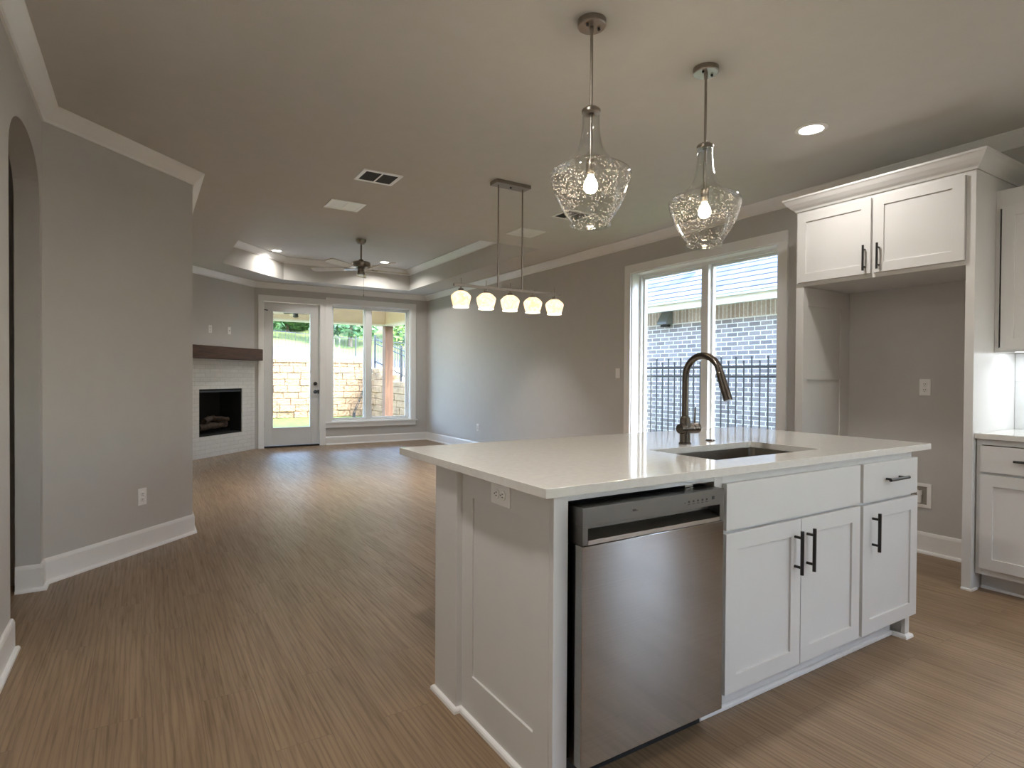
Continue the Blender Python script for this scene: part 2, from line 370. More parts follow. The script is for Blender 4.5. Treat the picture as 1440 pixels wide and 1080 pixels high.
def dup(root, loc, rz=None, label=None):
    r = root.copy(); COL.objects.link(r); r.location = loc
    if rz is not None: r.rotation_euler = (0, 0, rz)
    if label: r['label'] = label
    for ch in list(root.children):
        c = ch.copy(); COL.objects.link(c); c.parent = r
        for g in list(ch.children):
            d = g.copy(); COL.objects.link(d); d.parent = c
    return r

# ------------------------------------------------------------------ the room
XR, YB, ZC, YS = 4.61, 10.41, 2.745, -3.2
FC = (1.54, 10.41); FL = (0.318, 9.188); LC = (0.318, 5.09); LK = (-0.49, 4.282)   # fireplace corner, its far end, living room corner, kitchen corner
struct(bx(-2.0, XR, YS, YB + 0.15, -0.1, 0.0), 'floor', 'floor')

def wall(name, L, H, T, holes, mats='wall', loc=(0, 0, 0), rz=0):
    """local frame: face at y=0 looking to -y, x to the right, thickness behind"""
    xs = sorted({0, L, *[h[0] for h in holes], *[h[1] for h in holes]}); zs = sorted({0, H, *[h[2] for h in holes], *[h[3] for h in holes]})
    m_ = MB(); bm = m_.bm; vs = {}
    def V(i, j, k):
        if (i, j, k) not in vs: vs[i, j, k] = bm.verts.new((xs[i], T*k, zs[j]))
        return vs[i, j, k]
    def solid(i, j):
        if not (0 <= i < len(xs)-1 and 0 <= j < len(zs)-1): return False
        cx, cz = (xs[i]+xs[i+1])/2, (zs[j]+zs[j+1])/2
        return not any(a < cx < b and c < cz < d for a, b, c, d in holes)
    for i in range(len(xs)-1):
        for j in range(len(zs)-1):
            if not solid(i, j): continue
            bm.faces.new((V(i,j,0), V(i+1,j,0), V(i+1,j+1,0), V(i,j+1,0))); bm.faces.new((V(i,j,1), V(i,j+1,1), V(i+1,j+1,1), V(i+1,j,1)))
            if not solid(i-1, j): bm.faces.new((V(i,j,0), V(i,j+1,0), V(i,j+1,1), V(i,j,1)))
            if not solid(i+1, j): bm.faces.new((V(i+1,j,0), V(i+1,j,1), V(i+1,j+1,1), V(i+1,j+1,0)))
            if not solid(i, j-1): bm.faces.new((V(i,j,0), V(i,j,1), V(i+1,j,1), V(i+1,j,0)))
            if not solid(i, j+1): bm.faces.new((V(i,j+1,0), V(i+1,j+1,0), V(i+1,j+1,1), V(i,j+1,1)))
    return struct(m_, name, mats, loc=loc, rz=rz)

WY0, WY1, WZ0, WZ1 = 3.055, 4.845, 0.42, 2.372        # right window opening
wall('wall_right', YB - YS, ZC, 0.2, [(YB - WY1, YB - WY0, WZ0, WZ1), (YB + 1.7, YB + 2.7, .5, 2.2)], loc=(XR, YB, 0), rz=-PI/2)
DX0, DX1, DZ1 = 1.69, 2.595, 2.445                    # patio door opening
BX0, BX1, BZ0, BZ1 = 2.795, 4.275, 0.40, 2.475        # back window opening
wall('wall_back', XR + 0.2 - 1.54, ZC, 0.18, [(DX0 - 1.54, DX1 - 1.54, 0, DZ1), (BX0 - 1.54, BX1 - 1.54, BZ0, BZ1)], loc=(1.54, YB, 0))
wall('wall_front', XR + 0.49, ZC, 0.15, [(1.5, 2.6, 1.1, 2.0)], loc=(XR, YS, 0), rz=PI)
# fireplace wall (45 degrees) with the firebox opening, s measured from its left end
SL = math.hypot(FC[0] - FL[0], FC[1] - FL[1])
fs0, fs1, fz0, fz1 = SL - 1.23, SL - 0.31, 0.312, 1.005
wall('wall_fireplace', SL, ZC, 0.12, [(fs0, fs1, fz0, fz1)], loc=(FL[0], FL[1], 0), rz=PI/4)
struct(bx(0, FL[1] - LC[1] - 0.12, 0, 0.12, 0, ZC), 'wall_living_left', 'wall', loc=(LC[0], LC[1], 0), rz=PI/2)
AL = math.hypot(LC[0] - LK[0], LC[1] - LK[1])
struct(MB().prism([LK, LC, (LC[0] - 0.12, LC[1] + 0.0), (LK[0] - 0.11, LK[1] + 0.06)], 0, ZC), 'wall_angled', 'wall')

def arch_wall():
    m_ = MB(); T = 0.11; y0, y1, zs_, za = 3.30, 4.185, 2.17, 2.425
    m_.box(-0.49 - T, -0.49, YS, y0, 0, ZC); m_.box(-0.49 - T, -0.49, y1, LK[1] + 0.06, 0, ZC)
    n = 28; c, a = (y0 + y1)/2, (y1 - y0)/2; pts = []
    for i in range(n+1):
        t = PI - PI*i/n; pts.append((c + a*math.cos(t), zs_ + (za - zs_)*math.sin(t)**0.8))
    bm = m_.bm
    F = [bm.verts.new((-0.49, y, z)) for y, z in pts]; Bk = [bm.verts.new((-0.49 - T, y, z)) for y, z in pts]
    Ft = [bm.verts.new((-0.49, y, ZC)) for y, z in pts]; Bt = [bm.verts.new((-0.49 - T, y, ZC)) for y, z in pts]
    for i in range(n):
        bm.faces.new((F[i], F[i+1], Ft[i+1], Ft[i])); bm.faces.new((Bk[i], Bt[i], Bt[i+1], Bk[i+1])); bm.faces.new((F[i], Bk[i], Bk[i+1], F[i+1]))
    return struct(m_, 'wall_left', 'wall')
arch_wall()
struct(MB().box(-2.0, -1.9, 2.2, 4.8, 0, ZC).box(-1.9, -0.6, 4.345, 4.45, 0, ZC).box(-1.9, -0.6, 2.3, 2.4, 0, ZC), 'wall_hall', 'wall')

def ceiling():
    m_ = MB(); x0, x1, y0, y1 = 0.915, 4.035, 5.81, 9.91; zt = 3.10; X0, X1 = -2.0, XR + 0.2; A, Bq = YS - 0.15, YB + 0.2
    m_.box(X0, X1, A, y0, ZC, ZC+.02); m_.box(X0, X1, y1, Bq, ZC, ZC+.02); m_.box(X0, x0, y0, y1, ZC, ZC+.02); m_.box(x1, X1, y0, y1, ZC, ZC+.02)
    t = .04
    m_.box(x0-t, x0, y0-t, y1+t, ZC+.02, zt); m_.box(x1, x1+t, y0-t, y1+t, ZC+.02, zt); m_.box(x0, x1, y0-t, y0, ZC+.02, zt); m_.box(x0, x1, y1, y1+t, ZC+.02, zt)
    m_.prism([(x0, 8.925), (x0, y1), (1.90, y1)], ZC, zt)
    m_.box(x0-t, x1+t, y0-t, y1+t, zt, zt+.05)
    return struct(m_, 'ceiling', 'ceil')
ceiling()

CROWN = [(0, ZC - .09), (.012, ZC - .09), (.018, ZC - .075), (.03, ZC - .062), (.05, ZC - .04), (.066, ZC - .022), (.075, ZC - .014), (.08, ZC - .01), (.08, ZC), (0, ZC)]
struct(MB().sweep(CROWN, [(XR, YS), (XR, YB), FC, FL, LC, LK, (-0.49, YS)], True), 'trim_1', 'trim', bevel=0)
TC = [(o*1.05, z + 0.355) for o, z in CROWN]
struct(MB().sweep(TC, [(4.035, 5.81), (4.035, 9.91), (1.90, 9.91), (0.915, 8.925), (0.915, 5.81)], True), 'trim_2', 'trim')

BASE = [(0, 0), (.014, 0), (.014, .125), (.010, .14), (.006, .146), (0, .146)]
SHOE = [(.014, 0), (.030, 0), (.029, .010), (.024, .017), (.014, .020)]
def baseboard(name, path):
    o = struct(MB().sweep(BASE, path), name, 'trim'); MB().sweep(SHOE, path).build('shoe_molding', 'trim', parent=o); return o
baseboard('baseboard_right', [(XR, 2.515), (XR, YB)])
baseboard('baseboard_niche', [(XR, 1.475), (XR, 2.45)])
baseboard('baseboard_back', [(XR, YB), (2.70, YB)])
baseboard('baseboard_left', [(LC[0], 8.9), LC, LK, (-0.49, 4.185), (-0.60, 4.185)])
baseboard('baseboard_near_left', [(-0.60, 3.30), (-0.49, 3.30), (-0.49, YS)])

# ------------------------------------------------------------------ windows and patio door
def window(name, w, h, depth, unit_w, loc, rz, casing=.1, header=.1, glass_in=.13, frame_in=.08, left_stool=.03, right_stool=.03, mull=.085):
    """opening w x h, local x right, z up, y into the wall"""
    r = bpy.data.objects.new(name, None); COL.objects.link(r); r.location = loc; r.rotation_euler = (0, 0, rz); r['kind'] = 'structure'
    c, t = casing, .02
    m_ = MB().box(-c, 0, -t, 0, 0, h); m_.box(w, w + c, -t, 0, 0, h); m_.box(-c, w + c, -t, 0, h, h + header)
    m_.build('casing', 'trim', parent=r, bevel=.002)
    MB().box(-c - left_stool, w + c + right_stool, -.035, 0, -.022, 0).box(-c, w + c, -t, 0, -.1, -.022).build('sill', 'trim', parent=r, bevel=.002)
    MB().box(0, .012, 0, frame_in, 0, h).box(w - .012, w, 0, frame_in, 0, h).box(.012, w - .012, 0, frame_in, h - .012, h).box(.012, w-.012, 0, frame_in, 0, .012).build('jamb_liner', 'trim', parent=r)
    f = .04; gi = glass_in; mx = w*unit_w
    fr = MB().box(0, f, frame_in, gi + .02, 0, h).box(w - f, w, frame_in, gi + .02, 0, h).box(f, w - f, frame_in, gi + .02, h - f, h).box(f, w - f, frame_in, gi + .02, 0, f)
    fr.build('frame', 'vinyl', parent=r, bevel=.003)
    MB().box(mx - mull/2, mx + mull/2, frame_in - .01, gi + .03, f, h - f).build('mullion', 'vinyl', parent=r, bevel=.003)
    for a, b in ((f, mx - mull/2), (mx + mull/2, w - f)):
        s = .022
        sash = MB().box(a, a + s, gi - .02, gi + .02, f, h - f).box(b - s, b, gi - .02, gi + .02, f, h - f).box(a + s, b - s, gi - .02, gi + .02, h - f - s, h - f).box(a + s, b - s, gi - .02, gi + .02, f, f + s)
        so_ = sash.build('sash', 'vinyl', parent=r, bevel=.002)
        MB().box(a + s, b - s, gi - .002, gi + .002, f + s, h - f - s).build('glass_pane', 'glass', parent=so_)
    return r
window('window_1', BX1 - BX0, BZ1 - BZ0, .18, 0.462, (BX0, YB, BZ0), 0, casing=.1, header=.1, left_stool=.0, mull=.11, glass_in=.12, frame_in=.07)
window('window_2', WY1 - WY0, WZ1 - WZ0, .2, 0.517, (XR, WY1, WZ0), -PI/2, casing=.092, header=.09, mull=.085, glass_in=.165, frame_in=.11)

window('fill_window_3', 1.0, 1.7, .2, .5, (XR, -1.7, .5), -PI/2, casing=.09, header=.09, glass_in=.165, frame_in=.11)  # unseen window added for daylight fill and the band reflected in the dishwasher
window('fill_window_4', 1.1, .9, .15, .5, (XR - 1.5, YS, 1.1), PI)  # unseen window added so daylight brightens the island and cabinet fronts
def patio_door():
    r = bpy.data.objects.new('door_1', None); COL.objects.link(r); r.location = (DX0, YB, 0); r['kind'] = 'structure'
    w, h = DX1 - DX0, DZ1
    MB().box(-.09, 0, -.02, 0, 0, h).box(w, w + .1, -.02, 0, 0, h).box(-.09, w + .1, -.02, 0, h, h + .095).build('casing', 'trim', parent=r, bevel=.002)
    MB().box(0, .004, 0, .15, 0, h).box(w - .004, w, 0, .15, 0, h).box(0, w, 0, .15, h - .004, h).build('jamb_liner', 'trim', parent=r)
    MB().box(0, w, .0, .15, 0.0, .028).build('threshold', 'bronze', parent=r)
    x0, x1, z0, z1 = .01, w - .01, .035, h - .01; gx0, gx1, gz0, gz1 = .128, .765, .315, 2.295
    d = MB().box(x0, gx0, .02, .064, z0, z1).box(gx1, x1, .02, .064, z0, z1).box(gx0, gx1, .02, .064, z0, gz0).box(gx0, gx1, .02, .064, gz1, z1).build('door_slab', 'doorp', parent=r, bevel=.0015)
    MB().box(gx0, gx0+.018, .012, .072, gz0, gz1).box(gx1-.018, gx1, .012, .072, gz0, gz1).box(gx0+.018, gx1-.018, .012, .072, gz0, gz0+.018).box(gx0+.018, gx1-.018, .012, .072, gz1-.018, gz1).build('glass_frame', 'doorp', parent=d, bevel=.003)
    MB().box(gx0+.018, gx1-.018, .04, .044, gz0+.018, gz1-.018).build('glass_pane', 'glass', parent=d)
    MB().lathe([(.0, -.028), (.02, -.028), (.03, -.022), (.033, 0)], (.834, .02, 1.074), 24, axis='Y').build('deadbolt', 'black', parent=d, smooth=True)
    MB().lathe([(.0, -.062), (.02, -.06), (.028, -.048), (.027, -.034), (.013, -.024), (.013, -.008), (.033, -.006), (.033, 0)], (.834, .02, .932), 24, axis='Y').build('door_knob', 'black', parent=d, smooth=True)
    MB().box(.868, .896, .004, .0195, .90, .965).build('strike_plate', 'black', parent=r)
    for z in (.35, 1.2, 2.0): MB().cyl((.0045, .008, z), .006, .1).build('hinge', 'nickel', parent=r)
    MB().tube([(.004, .016, 2.30), (.03, -.006, 2.295), (.055, -.02, 2.29)], .008).build('hinge_stop', 'black', parent=r)
    return r
patio_door()

# ------------------------------------------------------------------ fireplace
ir2 = math.sqrt(.5)
def fpoint(s, n_, z=0): # s along fireplace wall from left end, n out into the room
    return (FL[0] + s*ir2 + n_*ir2, FL[1] + s*ir2 - n_*ir2, z)
sr = thing('fireplace_surround', 'white painted brick surround below the dark wood mantel', 'fireplace surround', (FL[0], FL[1], 0), PI/4)
_b = MB().box(0, fs0, -.012, -.0005, 0, 1.45).box(fs1, SL, -.012, -.0005, 0, 1.45).box(fs0, fs1, -.012, -.0005, 0, fz0).box(fs0, fs1, -.012, -.0005, fz1, 1.45)
_b.build('brick_face', 'fpbrick', parent=sr)
mt = thing('mantel', 'dark brown stained wood beam mantel above the fireplace opening', 'mantel', (FL[0], FL[1], 0), PI/4)
bx(.18, SL, -.165, -.0005, 1.452, 1.635).build('mantel_beam', 'mantel', parent=mt, bevel=.004)
fi = thing('gas_fireplace', 'black gas firebox with ceramic logs set in the white brick', 'fireplace', (FL[0], FL[1], 0), PI/4)
MB().box(fs0+.001, fs1-.001, .38, .40, fz0, fz1).box(fs0+.001, fs0 + .02, .001, .38, fz0, fz1).box(fs1 - .02, fs1-.001, .001, .38, fz0, fz1).box(fs0 + .02, fs1 - .02, .001, .38, fz0+.001, fz0 + .02).box(fs0 + .02, fs1 - .02, .001, .38, fz1 - .03, fz1-.001).build('firebox', 'firebrick', parent=fi)
MB().box(fs0 + .002, fs1 - .002, .0005, .02, fz1 - .05, fz1 - .031).build('hood_lip', 'black', parent=fi)
for i in range(9):
    MB().box(fs0 + .16 + i*.07, fs0 + .17 + i*.07, .06, .27, fz0 + .05, fz0 + .06).build('grate_bar', 'black', parent=fi)
for p0, p1, r_ in (((.13, .11, .13), (.75, .15, .13), .045), ((.2, .22, .14), (.8, .2, .15), .05), ((.2, .08, .22), (.6, .26, .24), .04), ((.72, .07, .21), (.45, .25, .25), .038)):
    pts = []
    for k in range(8):
        t = k/7; pts.append((fs0 + p0[0]*(1-t) + p1[0]*t + random.uniform(-.008, .008), p0[1]*(1-t) + p1[1]*t, fz0 + p0[2]*(1-t) + p1[2]*t + random.uniform(-.01, .01)))
    MB().tube(pts, [r_*random.uniform(.8, 1.1) for _ in pts], 10).build('ceramic_log', 'log', parent=fi, smooth=True)

# ------------------------------------------------------------------ outlets and switches
def outlet(name, label, loc, rz, kind='duplex', cat='outlet', horiz=False):
    r = thing(name, label, cat, loc, rz)
    w, h = (.0575, .035) if horiz else (.035, .0575)
    bx(-w, w, -.006, 0, -h, h).build('cover_plate', 'plastic', parent=r, bevel=.002)
    if kind == 'duplex':
        for s in (-1, 1):
            c = (s*.0195, 0) if horiz else (0, s*.0195)
            q = MB().lathe([(.0165, 0), (.0165, .0025), (.015, .0035), (0, .0035)], (c[0], -.0062, c[1]), 24, axis='Y')
            for v in q.bm.verts: v.co.y = -.0062 - (v.co.y + .0062)
            rc = q.build('receptacle', 'plastic', parent=r, smooth=True)
            sm = MB(); y0, y1 = -.0106, -.0098
            if horiz: sm.box(c[0]-.001, c[0]+.006, y0, y1, .004, .0065).box(c[0]-.001, c[0]+.006, y0, y1, -.0065, -.004).box(c[0]-.010, c[0]-.006, y0, y1, -.002, .002)
            else: sm.box(-.0065, -.004, y0, y1, c[1]-.001, c[1]+.007).box(.004, .0065, y0, y1, c[1]-.001, c[1]+.007).box(-.002, .002, y0, y1, c[1]-.011, c[1]-.007)
            sm.build('slot', 'slot', parent=rc)
    elif kind == 'switch':
        bx(-.016, .016, -.0095, -.006, -.033, .033).build('rocker', 'plastic', parent=r, bevel=.002)
    elif kind == 'coax':
        MB().lathe([(.006, 0), (.006, -.009), (0, -.009)], (0, -.006, 0), 16, axis='Y').build('coax_jack', 'nickel', parent=r)
    return r
outlet('wall_outlet', 'white duplex outlet low on the angled grey wall at left', (LK[0] + .48, LK[1] + .48, .372), PI/4)
outlet('wall_outlet', 'white duplex outlet above the wood mantel, left of the pair', fpoint(SL - 1.0, 0, 1.89), PI/4)
outlet('cable_jack', 'white cable jack plate above the wood mantel, right of the pair', fpoint(SL - .595, 0, 1.897), PI/4, 'coax', 'wall plate')
outlet('wall_outlet', 'small white outlet low on the long right wall near the far corner', (XR, 8.37, .386), -PI/2)
outlet('light_switch', 'white rocker light switch on the right wall beside the window', (XR, 5.055, 1.258), -PI/2, 'switch', 'light switch')
outlet('wall_outlet', 'white duplex outlet on the wall inside the refrigerator niche', (XR, 1.93, 1.155), -PI/2)
outlet('island_outlet', 'horizontal white duplex outlet under the counter on the island end panel', (.975, 1.612, .832), -PI/2, horiz=True)
im = thing('ice_maker_box', 'recessed white water valve box low on the refrigerator niche wall', 'water valve box', (XR, 1.97, .40), -PI/2)
_b = MB().box(-.09, .09, -.008, -.0005, -.085, -.062).box(-.09, .09, -.008, -.0005, .062, .085).box(-.09, -.062, -.008, -.0005, -.062, .062).box(.062, .09, -.008, -.0005, -.062, .062).build('box_frame', 'plastic', parent=im, bevel=.002)
bx(-.062, .062, -.003, -.0007, -.062, .062).build('recess', 'recess', parent=im, label='grey recessed back of the box')
MB().cyl((.022, -.018, -.05), .012, .055).cyl((.022, -.018, .005), .016, .03).build('valve', 'plastic', parent=im, smooth=True)
MB().tube([(.022, -.018, .035), (.022, -.032, .045), (.0, -.034, .045)], .005).build('valve_handle', 'nickel', parent=im)

# ------------------------------------------------------------------ cabinet kit (front looks to -y)
def shaker(parent, name, x0, x1, z0, z1, yf, t=.02, rail=.062, rec=.008, mat='cab'):
    """door whose front face lies at y=yf"""
    m_ = MB(); bm = m_.bm; r = rail; yb = yf + t
    o = [(x0, z0), (x1, z0), (x1, z1), (x0, z1)]; i = [(x0+r, z0+r), (x1-r, z0+r), (x1-r, z1-r), (x0+r, z1-r)]
    O = [bm.verts.new((x, yf, z)) for x, z in o]; I = [bm.verts.new((x, yf, z)) for x, z in i]; R_ = [bm.verts.new((x, yf+rec, z)) for x, z in i]; K = [bm.verts.new((x, yb, z)) for x, z in o]
    for a in range(4):
        b = (a+1) % 4
        bm.faces.new((O[a], O[b], I[b], I[a])); bm.faces.new((I[a], I[b], R_[b], R_[a])); bm.faces.new((O[b], O[a], K[a], K[b]))
    bm.faces.new(R_); bm.faces.new(K[::-1])
    return m_.build(name, mat, parent=parent, bevel=.0012)
def pull(parent, x, z, yf, L=.16, vertical=True, stand=.03):
    m_ = MB(); r = .0068; off = L*.34
    if vertical:
        m_.cyl((x, yf - stand, z - L/2), r, L, 'Z', 16)
        for s in (-1, 1): m_.cyl((x, yf - stand, z + s*off), r*.8, stand, 'Y', 12)
    else:
        m_.cyl((x - L/2, yf - stand, z), r, L, 'X', 16)
        for s in (-1, 1): m_.cyl((x + s*off, yf - stand, z), r*.8, stand, 'Y', 12)
    return m_.build('handle', 'black', parent=parent, smooth=True, label='black bar pull')
def carcass(parent, x0, x1, y0, y1, z0, z1, t=.018, top=True):
    m_ = MB().box(x0, x0 + t, y0, y1, z0, z1).box(x1 - t, x1, y0, y1, z0, z1).box(x0 + t, x1 - t, y1 - t, y1, z0, z1).box(x0 + t, x1 - t, y0, y1 - t, z0, z0 + t)
    if top: m_.box(x0 + t, x1 - t, y0, y1 - t, z1 - t, z1)
    return m_.build('cabinet_box', 'cab', parent=parent)

# --- island
IF = 1.33                     # face frame plane
ip = thing('island_end_panel', 'white panelled end, corner post and back of the kitchen island', 'island panel', (.975, 1.33, 0))
def P(x): return x - .975
def Q(y): return y - 1.33
sp_ = shaker(ip, 'side_panel', 0, 0, 0, 0, 0) if False else None
# end panel built in a -x facing frame
def xpanel(parent, name, xf, y0, y1, z0, z1, iy0, iy1, iz0, iz1, t, rec, sgn=-1):
    m_ = MB(); bm = m_.bm
    o = [(y0, z0), (y1, z0), (y1, z1), (y0, z1)]; i = [(iy0, iz0), (iy1, iz0), (iy1, iz1), (iy0, iz1)]
    O = [bm.verts.new((xf, y, z)) for y, z in o]; I = [bm.verts.new((xf, y, z)) for y, z in i]; R_ = [bm.verts.new((xf - sgn*rec, y, z)) for y, z in i]; K = [bm.verts.new((xf - sgn*t, y, z)) for y, z in o]
    for a in range(4):
        b = (a+1) % 4
        bm.faces.new((O[a], O[b], I[b], I[a])); bm.faces.new((I[a], I[b], R_[b], R_[a])); bm.faces.new((O[b], O[a], K[a], K[b]))
    bm.faces.new(R_); bm.faces.new(K)
    return m_.build(name, 'cab', parent=parent, bevel=.001)
xpanel(ip, 'side_panel', 0, .0185, Q(1.885), 0, .876, Q(1.428), Q(1.806), .156, .785, .02, .007)
bx(0, P(1.026), -.002, .018, 0, .876).build('front_stile', 'cab', parent=ip, bevel=.001)
bx(P(.953), P(1.03), Q(1.885), Q(2.065), 0, .876).build('corner_post', 'cab', parent=ip, bevel=.0015)
ib = thing('island_back_panel', 'white flat back panel of the kitchen island facing the living room', 'island panel', (1.031, 2.045, 0))
bx(0, 2.019, 0, .02, 0, .876).build('panel_sheet', 'cab', parent=ib)
bx(0, 2.019, .0205, .034, 0, .018).build('shoe_molding', 'trim', parent=ib)
SH = [(0, 0), (.014, 0), (.013, .010), (.009, .016), (0, .019)]
MB().sweep(SH, [(P(3.05), Q(2.065)), (P(.953), Q(2.065)), (P(.953), Q(1.885)), (0, Q(1.885)), (0, -.002), (P(1.026), -.002)][::-1][::-1]).build('shoe_molding', 'trim', parent=ip) if False else None
def shoe(parent, path):  # path walked so that the room is on the right
    MB().sweep([(-o, z) for o, z in SH], path).build('shoe_molding', 'trim', parent=parent)
shoe(ip, [(P(1.024), -.002), (0, -.002), (0, Q(1.885)), (P(.953), Q(1.885)), (P(.953), Q(2.065)), (P(3.05), Q(2.065))][::-1])if False else shoe(ip, [(P(1.03), Q(2.065)), (P(.953), Q(2.065)), (P(.953), Q(1.885)), (0, Q(1.885)), (0, -.002)])

sb = thing('sink_base_cabinet', 'white island sink cabinet with two shaker doors beside the dishwasher', 'cabinet', (1.656, IF, 0))
L0 = 1.656
MB().box(0, .04, 0, .018, .10, .876).box(.9, .919, 0, .018, .10, .876).box(.04, .9, 0, .018, .838, .876).box(.04, .9, 0, .018, .668, .688).box(.04, .9, 0, .018, .10, .125).build('face_frame', 'cab', parent=sb, bevel=.0008)
carcass(sb, 0, .919, .018, .71, .10, .875, top=False)
bx(0, .919, .065, .083, 0, .10).build('toe_kick', 'cab', parent=sb)
bx(0, .919, .05, .064, 0, .018).build('shoe_molding', 'trim', parent=sb, bevel=.003)
bx(1.697-L0, 2.563-L0, -.02, 0, .684, .846).build('false_drawer_front', 'cab', parent=sb, bevel=.0012)
bx(1.027-L0, -.0005, 0, .018, .856, .876).build('top_rail', 'cab', parent=sb, bevel=.001)
d1 = shaker(sb, 'cabinet_door', 1.697-L0, 2.137-L0, .112, .672, -.02); pull(d1, 2.098-L0, .553, -.02, .165)
d2 = shaker(sb, 'cabinet_door', 2.141-L0, 2.566-L0, .112, .672, -.02); pull(d2, 2.178-L0, .553, -.02, .165)

db = thing('drawer_base_cabinet', 'narrow white island cabinet with one drawer over one door', 'cabinet', (2.576, IF, 0))
L1 = 2.576
MB().box(0, .012, 0, .018, .10, .876).box(.434, .474, 0, .018, .0, .876).box(.012, .434, 0, .018, .845, .876).box(.012, .434, 0, .018, .668, .688).box(.012, .434, 0, .018, .10, .125).build('face_frame', 'cab', parent=db, bevel=.0008)
carcass(db, 0, .474, .018, .71, .10, .875)
bx(0, .434, .065, .083, 0, .10).build('toe_kick', 'cab', parent=db)
MB().box(.456, .474, .018, .71, 0, .0995).build('end_leg', 'cab', parent=db)
MB().sweep([(-o, z) for o, z in SH], [(.456, .062), (.434, .062), (.434, 0), (.474, 0), (.474, .7)]).build('leg_shoe', 'trim', parent=db) if False else MB().sweep([(-o, z) for o, z in SH], [(.474, .7), (.474, 0), (.434, 0), (.434, .05)][::-1]).build('leg_shoe', 'trim', parent=db)
bx(0, .432, .05, .064, 0, .018).build('shoe_molding', 'trim', parent=db, bevel=.003)
f1 = bx(2.588-L1, 3.066-L1, -.02, 0, .682, .846).build('drawer_front', 'cab', parent=db, bevel=.0012); pull(f1, 2.835-L1, .770, -.02, .165, False)
d3 = shaker(db, 'cabinet_door', 2.590-L1, 3.070-L1, .110, .668, -.02); pull(d3, 2.665-L1, .552, -.02, .165)

# --- dishwasher
dw = thing('dishwasher', 'stainless steel dishwasher with recessed handle in the island front', 'dishwasher', (1.345, IF, 0))
a0, a1 = 1.040 - 1.345, 1.644 - 1.345
bx(1.03 - 1.345, 1.652 - 1.345, .019, .62, .10, .84).build('tub', 'dark', parent=dw, label='black dishwasher body')
bx(1.03 - 1.345, 1.652 - 1.345, .05, .5, .0, .0995).build('toe_kick', 'dark', parent=dw, label='black toe kick')
bx(a0, a1, -.05, .018, .10, .7345).build('door_front', 'steel', parent=dw, bevel=.002, label='brushed stainless door')
MB().box(a0, a1, -.05, .018, .790, .842).box(a0, a0 + .02, -.05, .018, .736, .790).box(a1 - .02, a1, -.05, .018, .736, .790).box(a0 + .02, a1 - .02, -.005, .018, .736, .790).build('control_panel', 'dwpanel', parent=dw, bevel=.0015, label='dark grey control panel')
_m = MB(); _m.prism([(0, 0), (.042, 0), (.042, .032), (0, .013)], a0 + .021, a1 - .021)
for v in _m.bm.verts: v.co = Vector((v.co.z, v.co.x - .0495, v.co.y + .7362))
_m.build('pocket_handle', 'sink', parent=dw, label='bright steel lip of the pocket handle')
for i in range(5): MB().box(.125 + i*.021, .132 + i*.021, -.0508, -.0499, .812, .818).box(.124 + i*.021, .134 + i*.021, -.0508, -.0499, .806, .808).build('button_mark', 'ctrl', parent=dw)
bx(.108, .111, -.0508, -.0499, .811, .814).build('button_mark', 'ctrl', parent=dw)
bx(.238, .250, -.0508, -.0499, .811, .822).build('power_button', 'ctrl', parent=dw)
MB().box(-.115, -.112, -.0508, -.0499, .813, .819).box(-.11, -.107, -.0508, -.0499, .813, .819).box(-.105, -.102, -.0508, -.0499, .813, .819).box(-.10, -.094, -.0508, -.0499, .813, .815).build('badge', 'ctrl', parent=dw)
bx(.2, .24, .03, .05, .8405, .852).build('mounting_clip', 'nickel', parent=dw)

# --- countertop, sink, faucet
ct = MB().slab_hole(.928, 3.175, 1.30, 2.38, .877, .905, 1.806, 2.49, 1.443, 1.786).build('island_countertop', 'quartz', bevel=.0015)
tag(ct, 'glossy white quartz countertop on the kitchen island', 'countertop')
def sink():
    r = thing('undermount_sink', 'single bowl stainless sink set under the island countertop', 'sink', (2.148, 1.6145, .875))
    m_ = MB(); bm = m_.bm
    def loop(hw, hd, rad, z):
        out = []
        for cx, cy, a0_ in ((hw-rad, hd-rad, 0), (-hw+rad, hd-rad, 90), (-hw+rad, -hd+rad, 180), (hw-rad, -hd+rad, 270)):
            for k in range(7):
                a = math.radians(a0_ + 15*k); out.append(bm.verts.new((cx + rad*math.cos(a), cy + rad*math.sin(a), z)))
        return out
    Ls = [loop(.375, .205, .03, 0), loop(.349, .179, .03, 0), loop(.345, .175, .03, -.18), loop(.325, .155, .03, -.2), loop(.06, .06, .03, -.206)]
    for a, b in zip(Ls, Ls[1:]):
        for i in range(len(a)): bm.faces.new((a[i], a[(i+1) % len(a)], b[(i+1) % len(a)], b[i]))
    bm.faces.new(Ls[-1])
    m_.build('bowl', 'sink', parent=r, smooth=True)
    MB().lathe([(.0, -.2), (.03, -.2), (.045, -.203), (.05, -.2045)], (0, 0, 0), 24).build('drain', 'nickel', parent=r, smooth=True)
sink()
fa = thing('kitchen_faucet', 'brushed dark steel gooseneck pull-down faucet behind the sink', 'faucet', (2.112, 1.862, .905))
MB().lathe([(0, 0), (.028, 0), (.028, .006), (.024, .010), (.0235, .075), (.024, .078), (.0235, .12), (.018, .125), (.0165, .13), (0, .13)], n=32).build('base_body', 'faucet', parent=fa, smooth=True)
pts = [(0, 0, .12), (0, 0, .20), (0, 0, .29)]
for k in range(1, 18):
    a = math.radians(k*10); pts.append((0, -.096 + .096*math.cos(a), .31 + .095*math.sin(a)))
MB().tube(pts, .0155, 20).build('gooseneck', 'faucet', parent=fa, smooth=True)
e = Vector(pts[-1]); dd = (Vector(pts[-1]) - Vector(pts[-2])).normalized(); dd = (dd + Vector((0, -.10, 0))).normalized()
